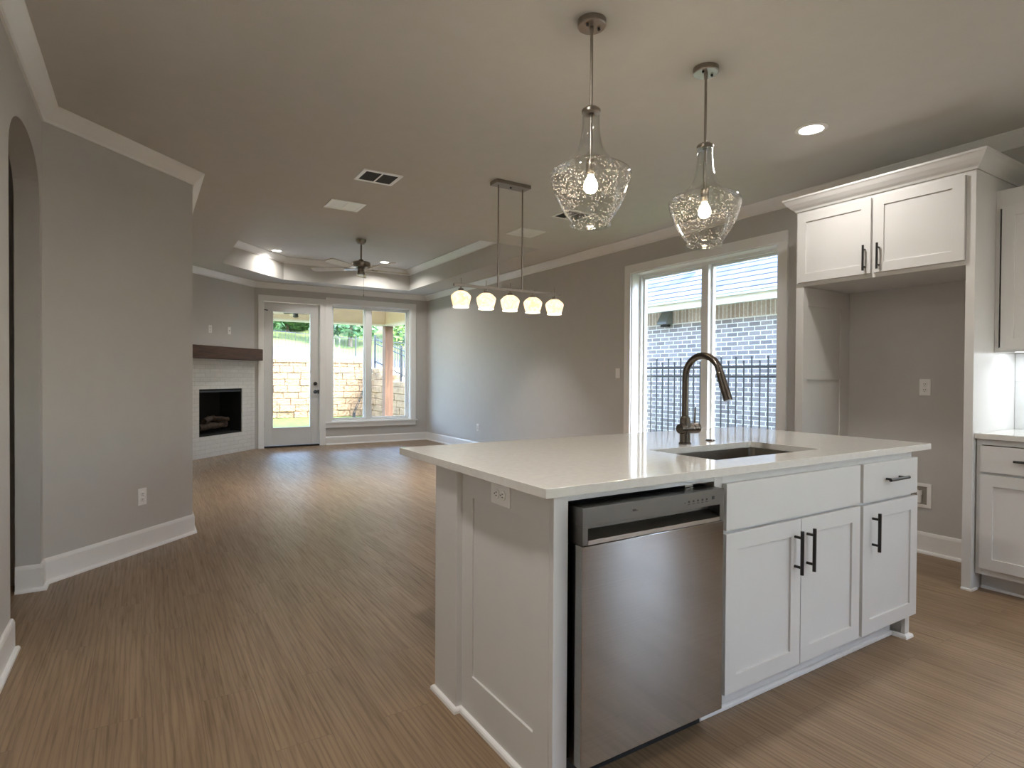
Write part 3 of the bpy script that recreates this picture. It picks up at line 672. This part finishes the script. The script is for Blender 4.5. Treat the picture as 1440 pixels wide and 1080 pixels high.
MB().tube([e - dd*.005, e, e + dd*.004, e + dd*.03, e + dd*.105, e + dd*.125], [.0155, .0175, .0175, .0175, .0195, .0185], 20).build('spray_head', 'faucet', parent=fa, smooth=True)
_q = MB()
for t_ in (.035, .062):
    c_ = e + dd*t_ + Vector((-.0, .018, 0)); _q.lathe([(0, .008), (.005, .006), (.006, 0)], c_, 12, axis='Y')
_q.build('spray_button', 'black', parent=fa, smooth=True)
MB().lathe([(0, -.036), (.022, -.036), (.024, -.032), (.024, .030), (.0245, .031), (.0245, .045), (.024, .060), (.025, .062), (.025, .082), (.022, .085), (0, .085)], (0, 0, .072), 32, axis='X').build('valve_body', 'faucet', parent=fa, smooth=True)
MB().tube([(.066, 0, .094), (.066, 0, .12), (.068, 0, .170)], [.0045, .004, .0035], 12).build('lever', 'faucet', parent=fa, smooth=True)
MB().lathe([(0, -.004), (.014, -.004), (.016, -.006), (.0185, -.006)], (0, 0, 0)).build('aerator', 'black', parent=fa) if False else None
hc = MB().lathe([(0, .007), (.017, .007), (.021, .004), (.022, 0)], (2.34, 1.905, .905), 28).build('air_switch', 'faucet', smooth=True)
tag(hc, 'small round dark metal button on the countertop beside the faucet', 'sink button')

# --- refrigerator surround on the right wall (front looks to -x): local x = y_panel - world y
FY = 2.511
fc = thing('refrigerator_cabinet', 'tall white refrigerator surround with two shaker doors on top', 'cabinet', (4.0, FY, 0), -PI/2)
D = XR - 4.0 - .001
wd = FY - 1.432
xp = MB()
m_ = MB(); bm = m_.bm
# left panel inner face (looks towards local +x) with two shaker recesses
bx(0, .05, 0, D, 0, 1.868).build('side_panel', 'cab', parent=fc, bevel=.001)
for (za, zb) in ((.10, 1.19), (1.27, 1.76)):
    _p = MB()
    for (u0, u1, v0, v1) in ((.0, .045, za-.04, zb+.04), (.475, D, za-.04, zb+.04)): pass
_p = MB().box(.0502, .057, .0, .055, 0, 1.866).box(.0502, .057, .49, D, 0, 1.866).box(.0502, .057, .055, .49, 0, .16).box(.0502, .057, .055, .49, 1.203, 1.275).box(.0502, .057, .055, .49, 1.735, 1.866)
_p.build('panel_frame', 'cab', parent=fc, bevel=.0008)
bx(wd - .045, wd, 0, D, 0, 2.43).build('side_panel', 'cab', parent=fc, bevel=.001)
MB().sweep([(-o, z) for o, z in SH], [(wd - .045, 0), (wd, 0), (wd, .12)][::-1][::-1]).build('shoe_molding', 'trim', parent=fc) if False else MB().box(wd - .045, wd + .012, -.012, -.0005, 0, .016).box(wd+.0005, wd + .012, -.0005, .075, 0, .016).build('shoe_molding', 'trim', parent=fc, bevel=.004)
MB().box(0, wd - .0455, .02, D, 1.868, 2.42).build('cabinet_box', 'cab', parent=fc)
MB().box(.0, .03, 0, .0195, 1.868, 2.42).box(wd - .0475, wd - .0455, 0, .0195, 1.868, 2.42).box(.03, wd - .0475, 0, .0195, 1.868, 1.905).box(.03, wd - .0475, 0, .0195, 2.37, 2.42).box(.505, .545, 0, .0195, 1.905, 2.37).build('face_frame', 'cab', parent=fc, bevel=.0008)
e1 = shaker(fc, 'cabinet_door', .018, .519, 1.895, 2.382, -.02); pull(e1, FY - 2.024, 1.995, -.02, .165)
e2 = shaker(fc, 'cabinet_door', .536, wd - .048, 1.895, 2.382, -.02); pull(e2, FY - 1.938, 1.995, -.02, .165)
CC = [(0, 2.405), (.008, 2.405), (.014, 2.418), (.03, 2.432), (.05, 2.455), (.064, 2.478), (.072, 2.486), (.072, 2.497), (0, 2.497)]
MB().sweep([(-o, z) for o, z in CC], [(0, D - .001), (0, -.001), (wd + .001, -.001), (wd + .001, D - .001)][::1]).build('crown_molding', 'cab', parent=fc)
bx(.001, wd, .0, D-.002, 2.4305, 2.46).build('cabinet_top', 'cab', parent=fc)

# --- right base cabinets, countertop, upper cabinets
RB = XR - 4.05 - .001
def base_unit(yl, w, label, hx, dz=True):
    r = thing('base_cabinet', label, 'cabinet', (4.05, yl, 0), -PI/2, 'base cabinets along the right wall')
    MB().box(0, .025, 0, .018, .10, .873).box(w - .025, w - .001, 0, .018, .10, .873).box(.025, w - .025, 0, .018, .84, .873).box(.025, w - .025, 0, .018, .668, .688).box(.025, w - .025, 0, .018, .10, .14).build('face_frame', 'cab', parent=r, bevel=.0008)
    carcass(r, 0, w - .001, .018, RB, .10, .873)
    bx(0, w - .001, .085, .10, 0, .0995).build('toe_kick', 'cab', parent=r)
    bx(0, w - .001, .071, .0845, 0, .018).build('shoe_molding', 'trim', parent=r, bevel=.004)
    f = bx(.022, w - .018, -.02, 0, .688, .836).build('drawer_front', 'cab', parent=r, bevel=.0012); pull(f, w/2, .765, -.02, .165, False)
    d = shaker(r, 'cabinet_door', .022, w - .018, .138, .672, -.02); pull(d, hx if hx > 0 else w + hx, .56, -.02, .165)
    return r
yy = 1.428
for k, (w, lab) in enumerate(((.53, 'white base cabinet with drawer right of the tall refrigerator panel'), (.60, 'second white base cabinet from the refrigerator panel, beyond the photo edge'), (.60, 'third white base cabinet from the refrigerator panel'), (.60, 'fourth white base cabinet from the refrigerator panel'))):
    base_unit(yy, w, lab, -.05); yy -= w
yend = yy
tag(bx(4.02, XR - .001, yend, 1.430, .8745, .905).build('counter_slab', 'quartz', bevel=.0015), 'white quartz counter slab on the right wall base cabinets', 'countertop')
struct(bx(0, 1.43 - yend, -.008, -.0005, .906, 1.37), 'trim_3', 'tile', loc=(XR, 1.43, 0), rz=-PI/2)
UB = XR - 4.28 - .001
yy = 1.4315
for k, w in enumerate((.53, .60, .60, .60)):
    lab = ['white upper cabinet with lit underside right of the refrigerator surround', 'second white upper cabinet from the refrigerator surround', 'third white upper cabinet from the refrigerator surround', 'fourth white upper cabinet from the refrigerator surround'][k]
    r = thing('upper_cabinet', lab, 'cabinet', (4.28, yy, 0), -PI/2, 'upper cabinets along the right wall')
    MB().box(0, .02, 0, .018, 1.372, 2.325).box(w - .02, w - .001, 0, .018, 1.372, 2.325).box(.02, w - .02, 0, .018, 1.372, 1.40).box(.02, w - .02, 0, .018, 2.215, 2.325).build('face_frame', 'cab', parent=r, bevel=.0008)
    carcass(r, 0, w - .001, .018, UB, 1.385, 2.32)
    d = shaker(r, 'cabinet_door', .034, w - .018, 1.388, 2.225, -.02); pull(d, w - .05, 1.50, -.02, .165)
    bx(.06, w - .06, .12, .15, 1.3745, 1.3845).build('light_strip', 'strip', parent=r, label='lit under-cabinet light strip')
    al = bpy.data.lights.new('under_cabinet_light', 'AREA'); al.shape = 'RECTANGLE'; al.size = w - .1; al.size_y = .03; al.energy = 1.1; al.color = (.86, .93, 1.0)
    ao = bpy.data.objects.new('under_cabinet_light', al); COL.objects.link(ao); ao.parent = r; ao.location = (w/2, .135, 1.372)
    yy -= w

# ------------------------------------------------------------------ lights
def recessed(loc, label, watts, spread=170):
    r = thing('recessed_light', label, 'ceiling light', loc, 0, 'recessed ceiling lights')
    MB().lathe([(.092, 0), (.092, -.004), (.086, -.008), (.070, -.008), (.068, -.003), (.068, 0)], n=40).build('trim_ring', 'trim', parent=r, smooth=True)
    MB().lathe([(.0, -.0035), (.067, -.0035)], n=40).build('lens', 'lens', parent=r, label='glowing white lens')
    al = bpy.data.lights.new('can_light', 'AREA'); al.shape = 'DISK'; al.size = .13; al.energy = watts; al.color = (1.0, .955, .90); al.spread = math.radians(spread)
    ao = bpy.data.objects.new('can_light', al); COL.objects.link(ao); ao.parent = r; ao.location = (0, 0, -.006)
    return r
recessed((3.475, 2.095, ZC), 'recessed ceiling light in front of the refrigerator cabinet', CAN_W)
recessed((1.706, 9.42, 3.10), 'left recessed light in the far tray ceiling', TRAY_W*.45, 150)
recessed((3.388, 9.38, 3.10), 'right recessed light in the far tray ceiling', TRAY_W, 150)
recessed((1.6, 6.5, 3.10), 'added near left fill light in the tray ceiling, hidden by its lip', TRAY_W*.8, 75)  # this hidden near pair is added to brighten the far room
recessed((3.39, 6.5, 3.10), 'added near right fill light in the tray ceiling, hidden by its lip', TRAY_W*.8, 75)
for k, (x, y) in enumerate(((3.45, .2), (1.9, .1), (3.45, -1.5), (1.9, -1.5), (.45, 1.5))):  # ceiling lights added out of view to fill the kitchen and left side
    recessed((x, y, ZC), f'added fill light in the kitchen ceiling, out of view, {["right front", "left front", "right back", "left back", "by the arch"][k]}', KITCHEN_FILL_W*(2.1 if k == 4 else .5 if k < 2 else 1.0))

def pendant(loc, label):
    r = thing('pendant_light', label, 'pendant light', loc, 0, 'seeded glass pendants over the island')
    MB().lathe([(0, 0), (.062, 0), (.062, -.022), (.058, -.026), (0, -.026)], n=40).build('canopy', 'nickel', parent=r, smooth=True)
    for s in (-1, 1): MB().cyl((s*.032, -.01, -.034), .006, .008).build('canopy_screw', 'black', parent=r)
    MB().lathe([(0, -.026), (.010, -.026), (.009, -.05), (.0065, -.055), (.0065, -.375), (.0065, -.60), (0, -.60)], n=20).build('rod', 'nickel', parent=r, smooth=True)
    MB().lathe([(0, -.372), (.032, -.374), (.041, -.383), (.041, -.394), (.036, -.396), (.012, -.396)], n=36).build('glass_cap', 'nickel', parent=r, smooth=True)
    MB().lathe([(0, -.595), (.017, -.595), (.019, -.605), (.019, -.65), (.016, -.655), (.014, -.66), (0, -.66)], n=24).build('socket', 'nickel', parent=r, smooth=True)
    prof = [(.0375, 0), (.0375, -.03), (.038, -.07), (.042, -.115), (.052, -.16), (.068, -.195), (.092, -.222), (.125, -.243), (.155, -.257), (.170, -.268), (.1755, -.282), (.174, -.300),
            (.165, -.335), (.150, -.375), (.130, -.415), (.108, -.45), (.092, -.470), (.085, -.480), (.084, -.492), (.080, -.497)]
    inner = [(max(.002, a - .003), b) for a, b in prof[::-1]][1:]
    sh = MB().lathe([(a, b) for a, b in prof + inner], n=64).build('glass_shade', 'seeded', parent=r, loc=(0, 0, -.38), smooth=True)
    MB().lathe([(.082, 0), (.088, -.004), (.089, -.010), (.082, -.016), (.076, -.012), (.076, -.004), (.082, 0)], n=56).build('rim', 'clear', parent=sh, loc=(0, 0, -.486), smooth=True)
    MB().lathe([(0, -.66), (.013, -.662), (.016, -.672), (.026, -.69), (.030, -.705), (.028, -.722), (.018, -.735), (0, -.738)], n=28).build('bulb', 'bulb', parent=r, smooth=True, label='glowing warm bulb')
    return r
p1 = pendant((1.639, 1.98, ZC), 'seeded glass pendant nearer the camera, left of the two')
dup(p1, (2.365, 1.974, ZC), label='seeded glass pendant above the faucet, right of the two')

ch = thing('linear_chandelier', 'five-shade brushed nickel linear chandelier with glowing alabaster shades', 'chandelier', (2.477, 3.98, ZC))
bx(-.158, .158, -.055, .055, -.028, 0).build('canopy', 'nickel', parent=ch, bevel=.002)
MB().cyl((0, 0, -.036), .008, .008).build('canopy_knob', 'black', parent=ch)
for x in (-.113, .113): MB().cyl((x, 0, -.83), .0062, .804, n=16).build('rod', 'nickel', parent=ch, smooth=True)
bx(-.50, .50, -.010, .010, -.852, -.832).build('crossbar', 'nickel', parent=ch, bevel=.002)
for k in range(5):
    x = -.438 + .219*k
    sh = MB().lathe([(.022, -.886), (.034, -.887), (.050, -.896), (.070, -.915), (.0765, -.927), (.075, -.942), (.064, -.985), (.057, -1.006), (.055, -1.006), (.062, -.985), (.073, -.942), (.0745, -.928), (.068, -.918), (.049, -.900), (.022, -.890)], (x, 0, 0), 44).build('lamp_shade', 'alab', parent=ch, smooth=True, label='glowing alabaster glass shade')
    MB().lathe([(.0585, -1.004), (.0605, -1.006), (.0605, -1.012), (.054, -1.012), (.054, -1.004), (.0585, -1.004)], (x, 0, 0), 40).build('shade_rim', 'shaderim', parent=sh, smooth=True)
    MB().lathe([(0, -.852), (.005, -.852), (.006, -.864), (.019, -.868), (.024, -.888), (0, -.889)], (x, 0, 0), 24).build('socket', 'nickel', parent=ch, smooth=True)
    MB().cyl((x, 0, -.832), .003, .045).build('finial', 'nickel', parent=ch)
    MB().lathe([(0, -.90), (.012, -.903), (.024, -.925), (.026, -.945), (.018, -.965), (0, -.972)], (x, 0, 0), 20).build('bulb', 'bulb', parent=ch, smooth=True, label='glowing bulb')

def fan(name, label, loc, a0, R0, mm, bl, z_can, group=None, lift=0, pitch=12, chain=True):
    r = thing(name, label, 'ceiling fan', loc)
    MB().lathe([(0, 0), (.068, 0), (.066, -.03), (.045, -.062), (.02, -.072), (0, -.072)], n=32).build('canopy', mm, parent=r, smooth=True)
    MB().cyl((0, 0, -z_can), .0125, z_can - .06).build('downrod', mm, parent=r, smooth=True)
    MB().lathe([(0, .03), (.03, .025), (.036, 0), (.06, -.004), (.118, -.012), (.128, -.022), (.128, -.072), (.118, -.088), (.07, -.098), (0, -.1)], (0, 0, -z_can), 40).build('motor_housing', mm, parent=r, smooth=True)
    MB().lathe([(0, -.098), (.042, -.1), (.046, -.105), (.046, -.15), (.052, -.155), (.052, -.175), (.045, -.19), (0, -.198)], (0, 0, -z_can), 32).build('switch_housing', mm, parent=r, smooth=True)
    for k in range(5):
        a = math.radians(a0 + 72*k)
        M_ = Matrix.Rotation(a, 4, 'Z') @ Matrix.Translation((0, 0, -z_can - .105)) @ Matrix.Rotation(math.radians(pitch), 4, 'X')
        b = MB(); n = 9; T, Bv = [], []
        outline = [(.17, -.045), (.3, -.055), (R0 - .08, -.070), (R0 - .02, -.062), (R0, -.04), (R0, .04), (R0 - .02, .062), (R0 - .08, .070), (.3, .055), (.17, .045)]
        b.prism(outline, -.004, .004); b.bm.transform(M_)
        bl_ = b.build('blade', bl, parent=r)
        c = MB().prism([(.045, -.012), (.11, -.018), (.19, -.035), (.23, -.03), (.23, .03), (.19, .035), (.11, .018), (.045, .012)], -.0095, -.0045); c.bm.transform(M_)
        c.build('blade_iron', mm, parent=bl_)
    if chain:
        MB().cyl((.03, -.02, -z_can - .46), .0022, .27).lathe([(0, 0), (.006, .005), (.006, .03), (0, .035)], (.03, -.02, -z_can - .49), 12).build('pull_chain', mm, parent=r)
    return r
fan('ceiling_fan', 'five-blade nickel ceiling fan hanging from the tray ceiling', (2.56, 8.03, 3.10), 176 - 32.1, .70, 'nickel', 'blade', .30)

def vent(x0, x1, y0, y1, label, dark, z=ZC):
    cx, cy = (x0 + x1)/2, (y0 + y1)/2; w, h = x1 - x0, y1 - y0
    r = thing('ceiling_vent', label, 'ceiling vent', (cx, cy, z), 0, 'ceiling air vents')
    f = .028; W2, H2 = w/2, h/2
    MB().box(-W2, W2, -H2, -H2 + f, -.008, 0).box(-W2, W2, H2 - f, H2, -.008, 0).box(-W2, -W2 + f, -H2 + f, H2 - f, -.008, 0).box(W2 - f, W2, -H2 + f, H2 - f, -.008, 0).box(-.006, .006, -H2 + f, H2 - f, -.008, 0).build('grille_frame', 'ventw', parent=r, bevel=.001)
    for a, b in ((-W2 + f, -.006), (.006, W2 - f)):
        bk = bx(a, b, -H2 + f, H2 - f, -.002, -.0002).build('back_plate', 'ventd' if dark else 'ventw', parent=r)
        n = 12
        for k in range(n):
            yk = -H2 + f + (h - 2*f)*(k + .5)/n
            m1 = MB().box(a, b, yk - .007, yk + .007, -.0055, -.0045); 
            m1.build('slat', 'ventd' if dark else 'ventw', parent=bk)
    return r
vent(1.385, 1.690, 4.272, 4.535, 'square ceiling vent with dark louvers, nearest on the left', True)
vent(1.383, 1.690, 5.150, 5.428, 'white ceiling vent with white louvers, just before the tray ceiling', False)
vent(3.285, 3.600, 5.070, 5.370, 'white ceiling vent seen between the chandelier rods', False)
vent(3.285, 3.590, 4.280, 4.560, 'ceiling vent with dark louvers behind the left glass pendant', True)

# ------------------------------------------------------------------ outside
struct(bx(-30, 60, -20, 19.0, -.35, -.1), 'ground_lawn', 'grass')
struct(bx(1.0, 6.0, YB + .19, 13.75, -.1, -.04), 'patio_slab', 'concrete')
struct(bx(-1.0, XR + .75, YS - .5, YB + .19, ZC + .17 + .3, ZC + .25 + .3), 'roof_deck', 'gutter')
struct(bx(XR + .21, XR + .62, YS - .5, YB + .19, ZC + .06, ZC + .30), 'eave_soffit', 'porch')
def porch():
    r = thing('porch_roof', 'cream painted covered patio roof and beams beyond the back windows', 'porch roof', (0, 0, 0))
    bx(.6, 5.40, YB + .2, 13.9, 2.80, 2.86).build('porch_ceiling', 'porch', parent=r)
    bx(.6, 4.80, 13.22, 13.42, 2.42, 2.80).build('front_beam', 'porch', parent=r)
    bx(4.80, 5.02, YB + .2, 13.42, 2.42, 2.80).build('side_beam', 'porch', parent=r)
    bx(.6, 5.04, 13.19, 13.45, 2.385, 2.42).build('beam_trim', 'cream', parent=r)
    bx(4.78, 5.04, YB + .2, 13.19, 2.385, 2.42).build('beam_trim', 'cream', parent=r)
    bx(.5, 5.42, YB + .2, 14.0, 2.87, 2.95).build('roof_deck', 'grey', parent=r)
porch()
pp = thing('porch_post', 'square brown cedar post holding up the patio roof corner', 'post', (4.885, 13.305, -.04))
bx(-.092, .1, -.095, .095, 0, 2.42).build('post_shaft', 'cedar', parent=pp, bevel=.004)
fan('patio_fan', 'dark ceiling fan under the covered patio roof', (2.57, 12.2, 2.80), 12, .66, 'patfan', 'porch', .24, chain=False)

def blocks(root, L, ztop, n_course, ux=1, mat='block', step=None):
    m_ = MB(); h = .2
    for c in range(n_course):
        x = -.22*(c % 2)
        while x < L:
            w = random.choice((.40, .45, .45, .5)); x1_ = min(x + w, L)
            top = ztop if step is None else step(max(x, 0))
            z1_ = min((c+1)*h - .005, top)
            if x1_ - max(x, 0) > .06 and c*h < top - .05:
                d = random.uniform(0, .05); x0_ = max(x, 0) + .003
                m_.box(x0_, x1_ - .003, -.02 - d, .3, c*h, z1_)
            x += w
    return m_.build('block_course', mat, parent=root, bevel=.018)
rw = thing('retaining_wall', 'tan split-face block retaining wall behind the lawn', 'retaining wall', (-2.0, 19.0, -.1))
blocks(rw, 8.3, 1.72, 9)
_c = MB(); x = 0
while x < 8.3: _c.box(x + .004, min(x + .6, 8.3) - .004, -.06, .32, 1.72, 1.82); x += .6
_c.build('cap_course', 'block', parent=rw, bevel=.01)
rs = thing('side_retaining_wall', 'lower block wall stepping down along the right side of the yard', 'retaining wall', (6.3, 18.98, -.1), -PI/2)
blocks(rs, 7.5, 1.75, 9, step=lambda s: 1.55 - .2*int(s/1.1))
struct(bx(-30, 6.3, 19.32, 24.0, -.3, 1.55), 'ground_terrace', 'gravel')
_h = MB(); bm = _h.bm
def hz(x, y): return 1.50 + .10*(min(y, 27) - 19.3) + .19*max(0, y - 27) + .25*math.sin(x*.5 + y*.2)*min(1, (y - 19.3)/6) - .02*x*min(1, (y-19.3)/8)
gx = [i*2.0 - 16 for i in range(40)]; gy = [19.32, 20.5, 22, 24, 26, 28, 31, 34, 38, 44, 52, 62]
vv = [[bm.verts.new((x, y, hz(x, y) if y < 44 else hz(x, 44) + (y-44)*.1)) for x in gx] for y in gy]
for j in range(len(gy)-1):
    for i in range(len(gx)-1):
        f = bm.faces.new((vv[j][i], vv[j][i+1], vv[j+1][i+1], vv[j+1][i])); f.material_index = 0 if gy[j] < 27 else 1
struct(_h, 'ground_hillside', ['gravel', 'hill'], smooth=True)
struct(bx(6.6, 40, 9.5, 19.4, -.3, .95), 'ground_bank', 'hill')

def iron_fence(name, label, loc, rz, L, H, sp, rails, slope=0.0, posts=2.4, pw=.008, finials=False, pick_top=None, group=None):
    r = thing(name, label, 'fence', loc, rz, group)
    me = None; n = int(L/sp)
    sh = lambda m_: [setattr(v, 'co', Vector((v.co.x, v.co.y, v.co.z + slope*v.co.x))) for v in m_.bm.verts]
    for z in rails:
        m_ = MB().box(0, L, -.014, .014, z - .016, z + .016); sh(m_); m_.build('rail', 'iron', parent=r)
    k = 0
    first = None
    for i in range(n + 1):
        x = i*sp
        hh = H if (i % 2 == 0 or not finials) else H - .05
        if first is None:
            first = MB().box(-pw, pw, -pw, pw, .04, H).prism([(-pw*1.3, -pw*1.3), (pw*1.3, -pw*1.3), (pw*1.3, pw*1.3), (-pw*1.3, pw*1.3)], H-.02, H + .01).build('picket', 'iron', parent=r, loc=(x, 0, slope*x))
        else:
            o = first.copy(); COL.objects.link(o); o.parent = r; o.location = (x, 0, slope*x - (0 if i % 2 == 0 or not finials else .05))
    x = 0; fp = None
    while x <= L + .01:
        if fp is None: fp = MB().box(-.028, .028, -.028, .028, -.35, H + .02).box(-.034, .034, -.034, .034, H + .02, H + .04).build('post', 'iron', parent=r, loc=(x + sp/2, 0, slope*x))
        else:
            o = fp.copy(); COL.objects.link(o); o.parent = r; o.location = (x + sp/2, 0, slope*x)
        x += posts
    return r
iron_fence('iron_fence', 'black iron picket fence in the side yard before the brick house', (6.3, 9.0, -.1), -PI/2, 6.4, 1.57, .112, (.18, 1.33, 1.45), finials=True, posts=6.2, pw=.0065)
iron_fence('hill_fence', 'dark iron picket fence on the gravel slope above the block wall', (.5, 27.0, hz(3, 27) - .1), 0, 12.6, 1.2, .14, (.12, 1.12), posts=3.9, pw=.007, slope=-.055)
iron_fence('side_yard_fence', 'dark iron fence stepping down along the side yard block wall', (6.45, 18.8, 1.62), -PI/2, 7.0, .9, .13, (.1, .68, .82), slope=-.19, posts=2.3)
iron_fence('stair_fence', 'leaning iron fence panel in front of the block wall', (5.58, 18.3, -.12), math.radians(-3), .62, .14, .1, (.02, .13), slope=2.35, posts=9)

def leaf_crown(cx, cy, cz, r, n, seedv, sq=.8, size=.16):
    rnd = random.Random(seedv); m_ = MB(); bm = m_.bm
    cl = [(rnd.uniform(-.6, .6)*r, rnd.uniform(-.6, .6)*r, rnd.uniform(-.7, .7)*r*sq, rnd.uniform(.35, .55)*r) for _ in range(22)]
    for i in range(n):
        c = rnd.choice(cl); d = Vector((rnd.gauss(0, 1), rnd.gauss(0, 1), rnd.gauss(0, 1))).normalized()*c[3]*rnd.uniform(.75, 1.05)
        p = Vector((cx + c[0], cy + c[1], cz + c[2])) + d
        u = Vector((rnd.gauss(0, 1), rnd.gauss(0, 1), rnd.gauss(0, .6))).normalized(); w = u.orthogonal().normalized(); s = size*rnd.uniform(.6, 1.3)
        bm.faces.new([bm.verts.new(p + a) for a in (u*s, w*s*.5, -u*s, -w*s*.5)])
    return m_
protos = []
for v in range(4):
    t = thing('tree', 'tree', 'tree', (0, 0, 0), 0, 'trees beyond the back fence')
    H_ = (5.0, 6.5, 4.2, 5.6)[v]
    MB().tube([(0, 0, -.5), (.05, .03, H_*.3), (-.06, .05, H_*.6), (.05, 0, H_*.9)], [.14, .11, .08, .04], 8).build('trunk', 'bark', parent=t, smooth=True)
    leaf_crown(0, 0, H_*.5, 2.0, 7000, 20 + v, 1.15, .19).build('foliage', 'leaf2' if v in (2,) else 'leaf', parent=t)
    protos.append(t)
spots = [(5.0, 32.5), (9.6, 32), (14.2, 32.5), (18.8, 33), (7.3, 37.2), (11.9, 37), (16.5, 37.5), (2.6, 37), (21.2, 38)]
where = ['nearest one left of the patio door view', 'in the front row between patio door and back window', 'in the front row beside the cedar post', 'in the front row right of the back window', 'in the back row behind the patio door glass', 'in the back row behind the left window pane', 'in the back row behind the right window pane', 'in the back row farthest left', 'in the back row farthest right']
for i, (x, y) in enumerate(spots):
    z = hz(x, min(y, 44)) - .3; lab = ('bright green leafy tree ' if i % 4 == 2 else 'dark green leafy tree ') + where[i]
    if i < 4: o = protos[i]; o.location = (x, y, z); o['label'] = lab
    else: o = dup(protos[i % 4], (x, y, z), random.uniform(0, 6), lab)

# neighbour house (front looks to -x): local x = 14 - world y
nh = thing('neighbour_house', 'grey brick house with shingle roof across the side yard', 'house', (8.0, 14.0, -.1), -PI/2)
bx(0, 16, 0, .3, 0, 2.27).build('brick_wall', 'nbrick', parent=nh)
_s = bx(0, 16, -.012, .3, 0, .235).build('soldier_course', 'soldier', parent=nh, loc=(0, 0, 2.27), label='band of upright brown bricks under the eave')
bx(-.3, 16.3, -.42, .3, 2.505, 2.53).build('soffit', 'cream', parent=nh)
bx(-.3, 16.3, -.44, -.421, 2.45, 2.60).build('fascia', 'cream', parent=nh)
MB().box(-.3, 16.3, -.52, -.441, 2.60, 2.64).box(-.3, 16.3, -.50, -.441, 2.56, 2.60).build('gutter', 'gutter', parent=nh, bevel=.006)
rf = bx(-.3, 16.3, 0, .04, 0, 5.2).build('roof', 'shingle', parent=nh, loc=(0, -.50, 2.645)); rf.rotation_euler = (-math.radians(56), 0, 0)
MB().cyl((7.72, .0, 2.75), .05, .62, n=16).lathe([(.05, 3.37), (.09, 3.36), (.085, 3.42), (0, 3.43)], (7.72, 0, 0), 16).build('roof_pipe', 'vinyl', parent=nh, loc=(-.72, .25, .0), smooth=True)
dv = thing('dryer_vent_hood', 'grey metal vent hood on the upright bricks of the neighbouring house', 'vent hood', (7.985, 7.45, 2.16), -PI/2)
_m = MB(); _m.prism([(0, .23), (-.05, .23), (-.17, .04), (-.17, .0), (0, 0)], -.11, .11)
for v in _m.bm.verts: v.co = Vector((v.co.z, v.co.x - .001, v.co.y))
_m.build('hood', 'grey', parent=dv)
bx(-.07, .07, -.12, -.03, -.04, -.001).build('outlet_duct', 'dark', parent=dv)
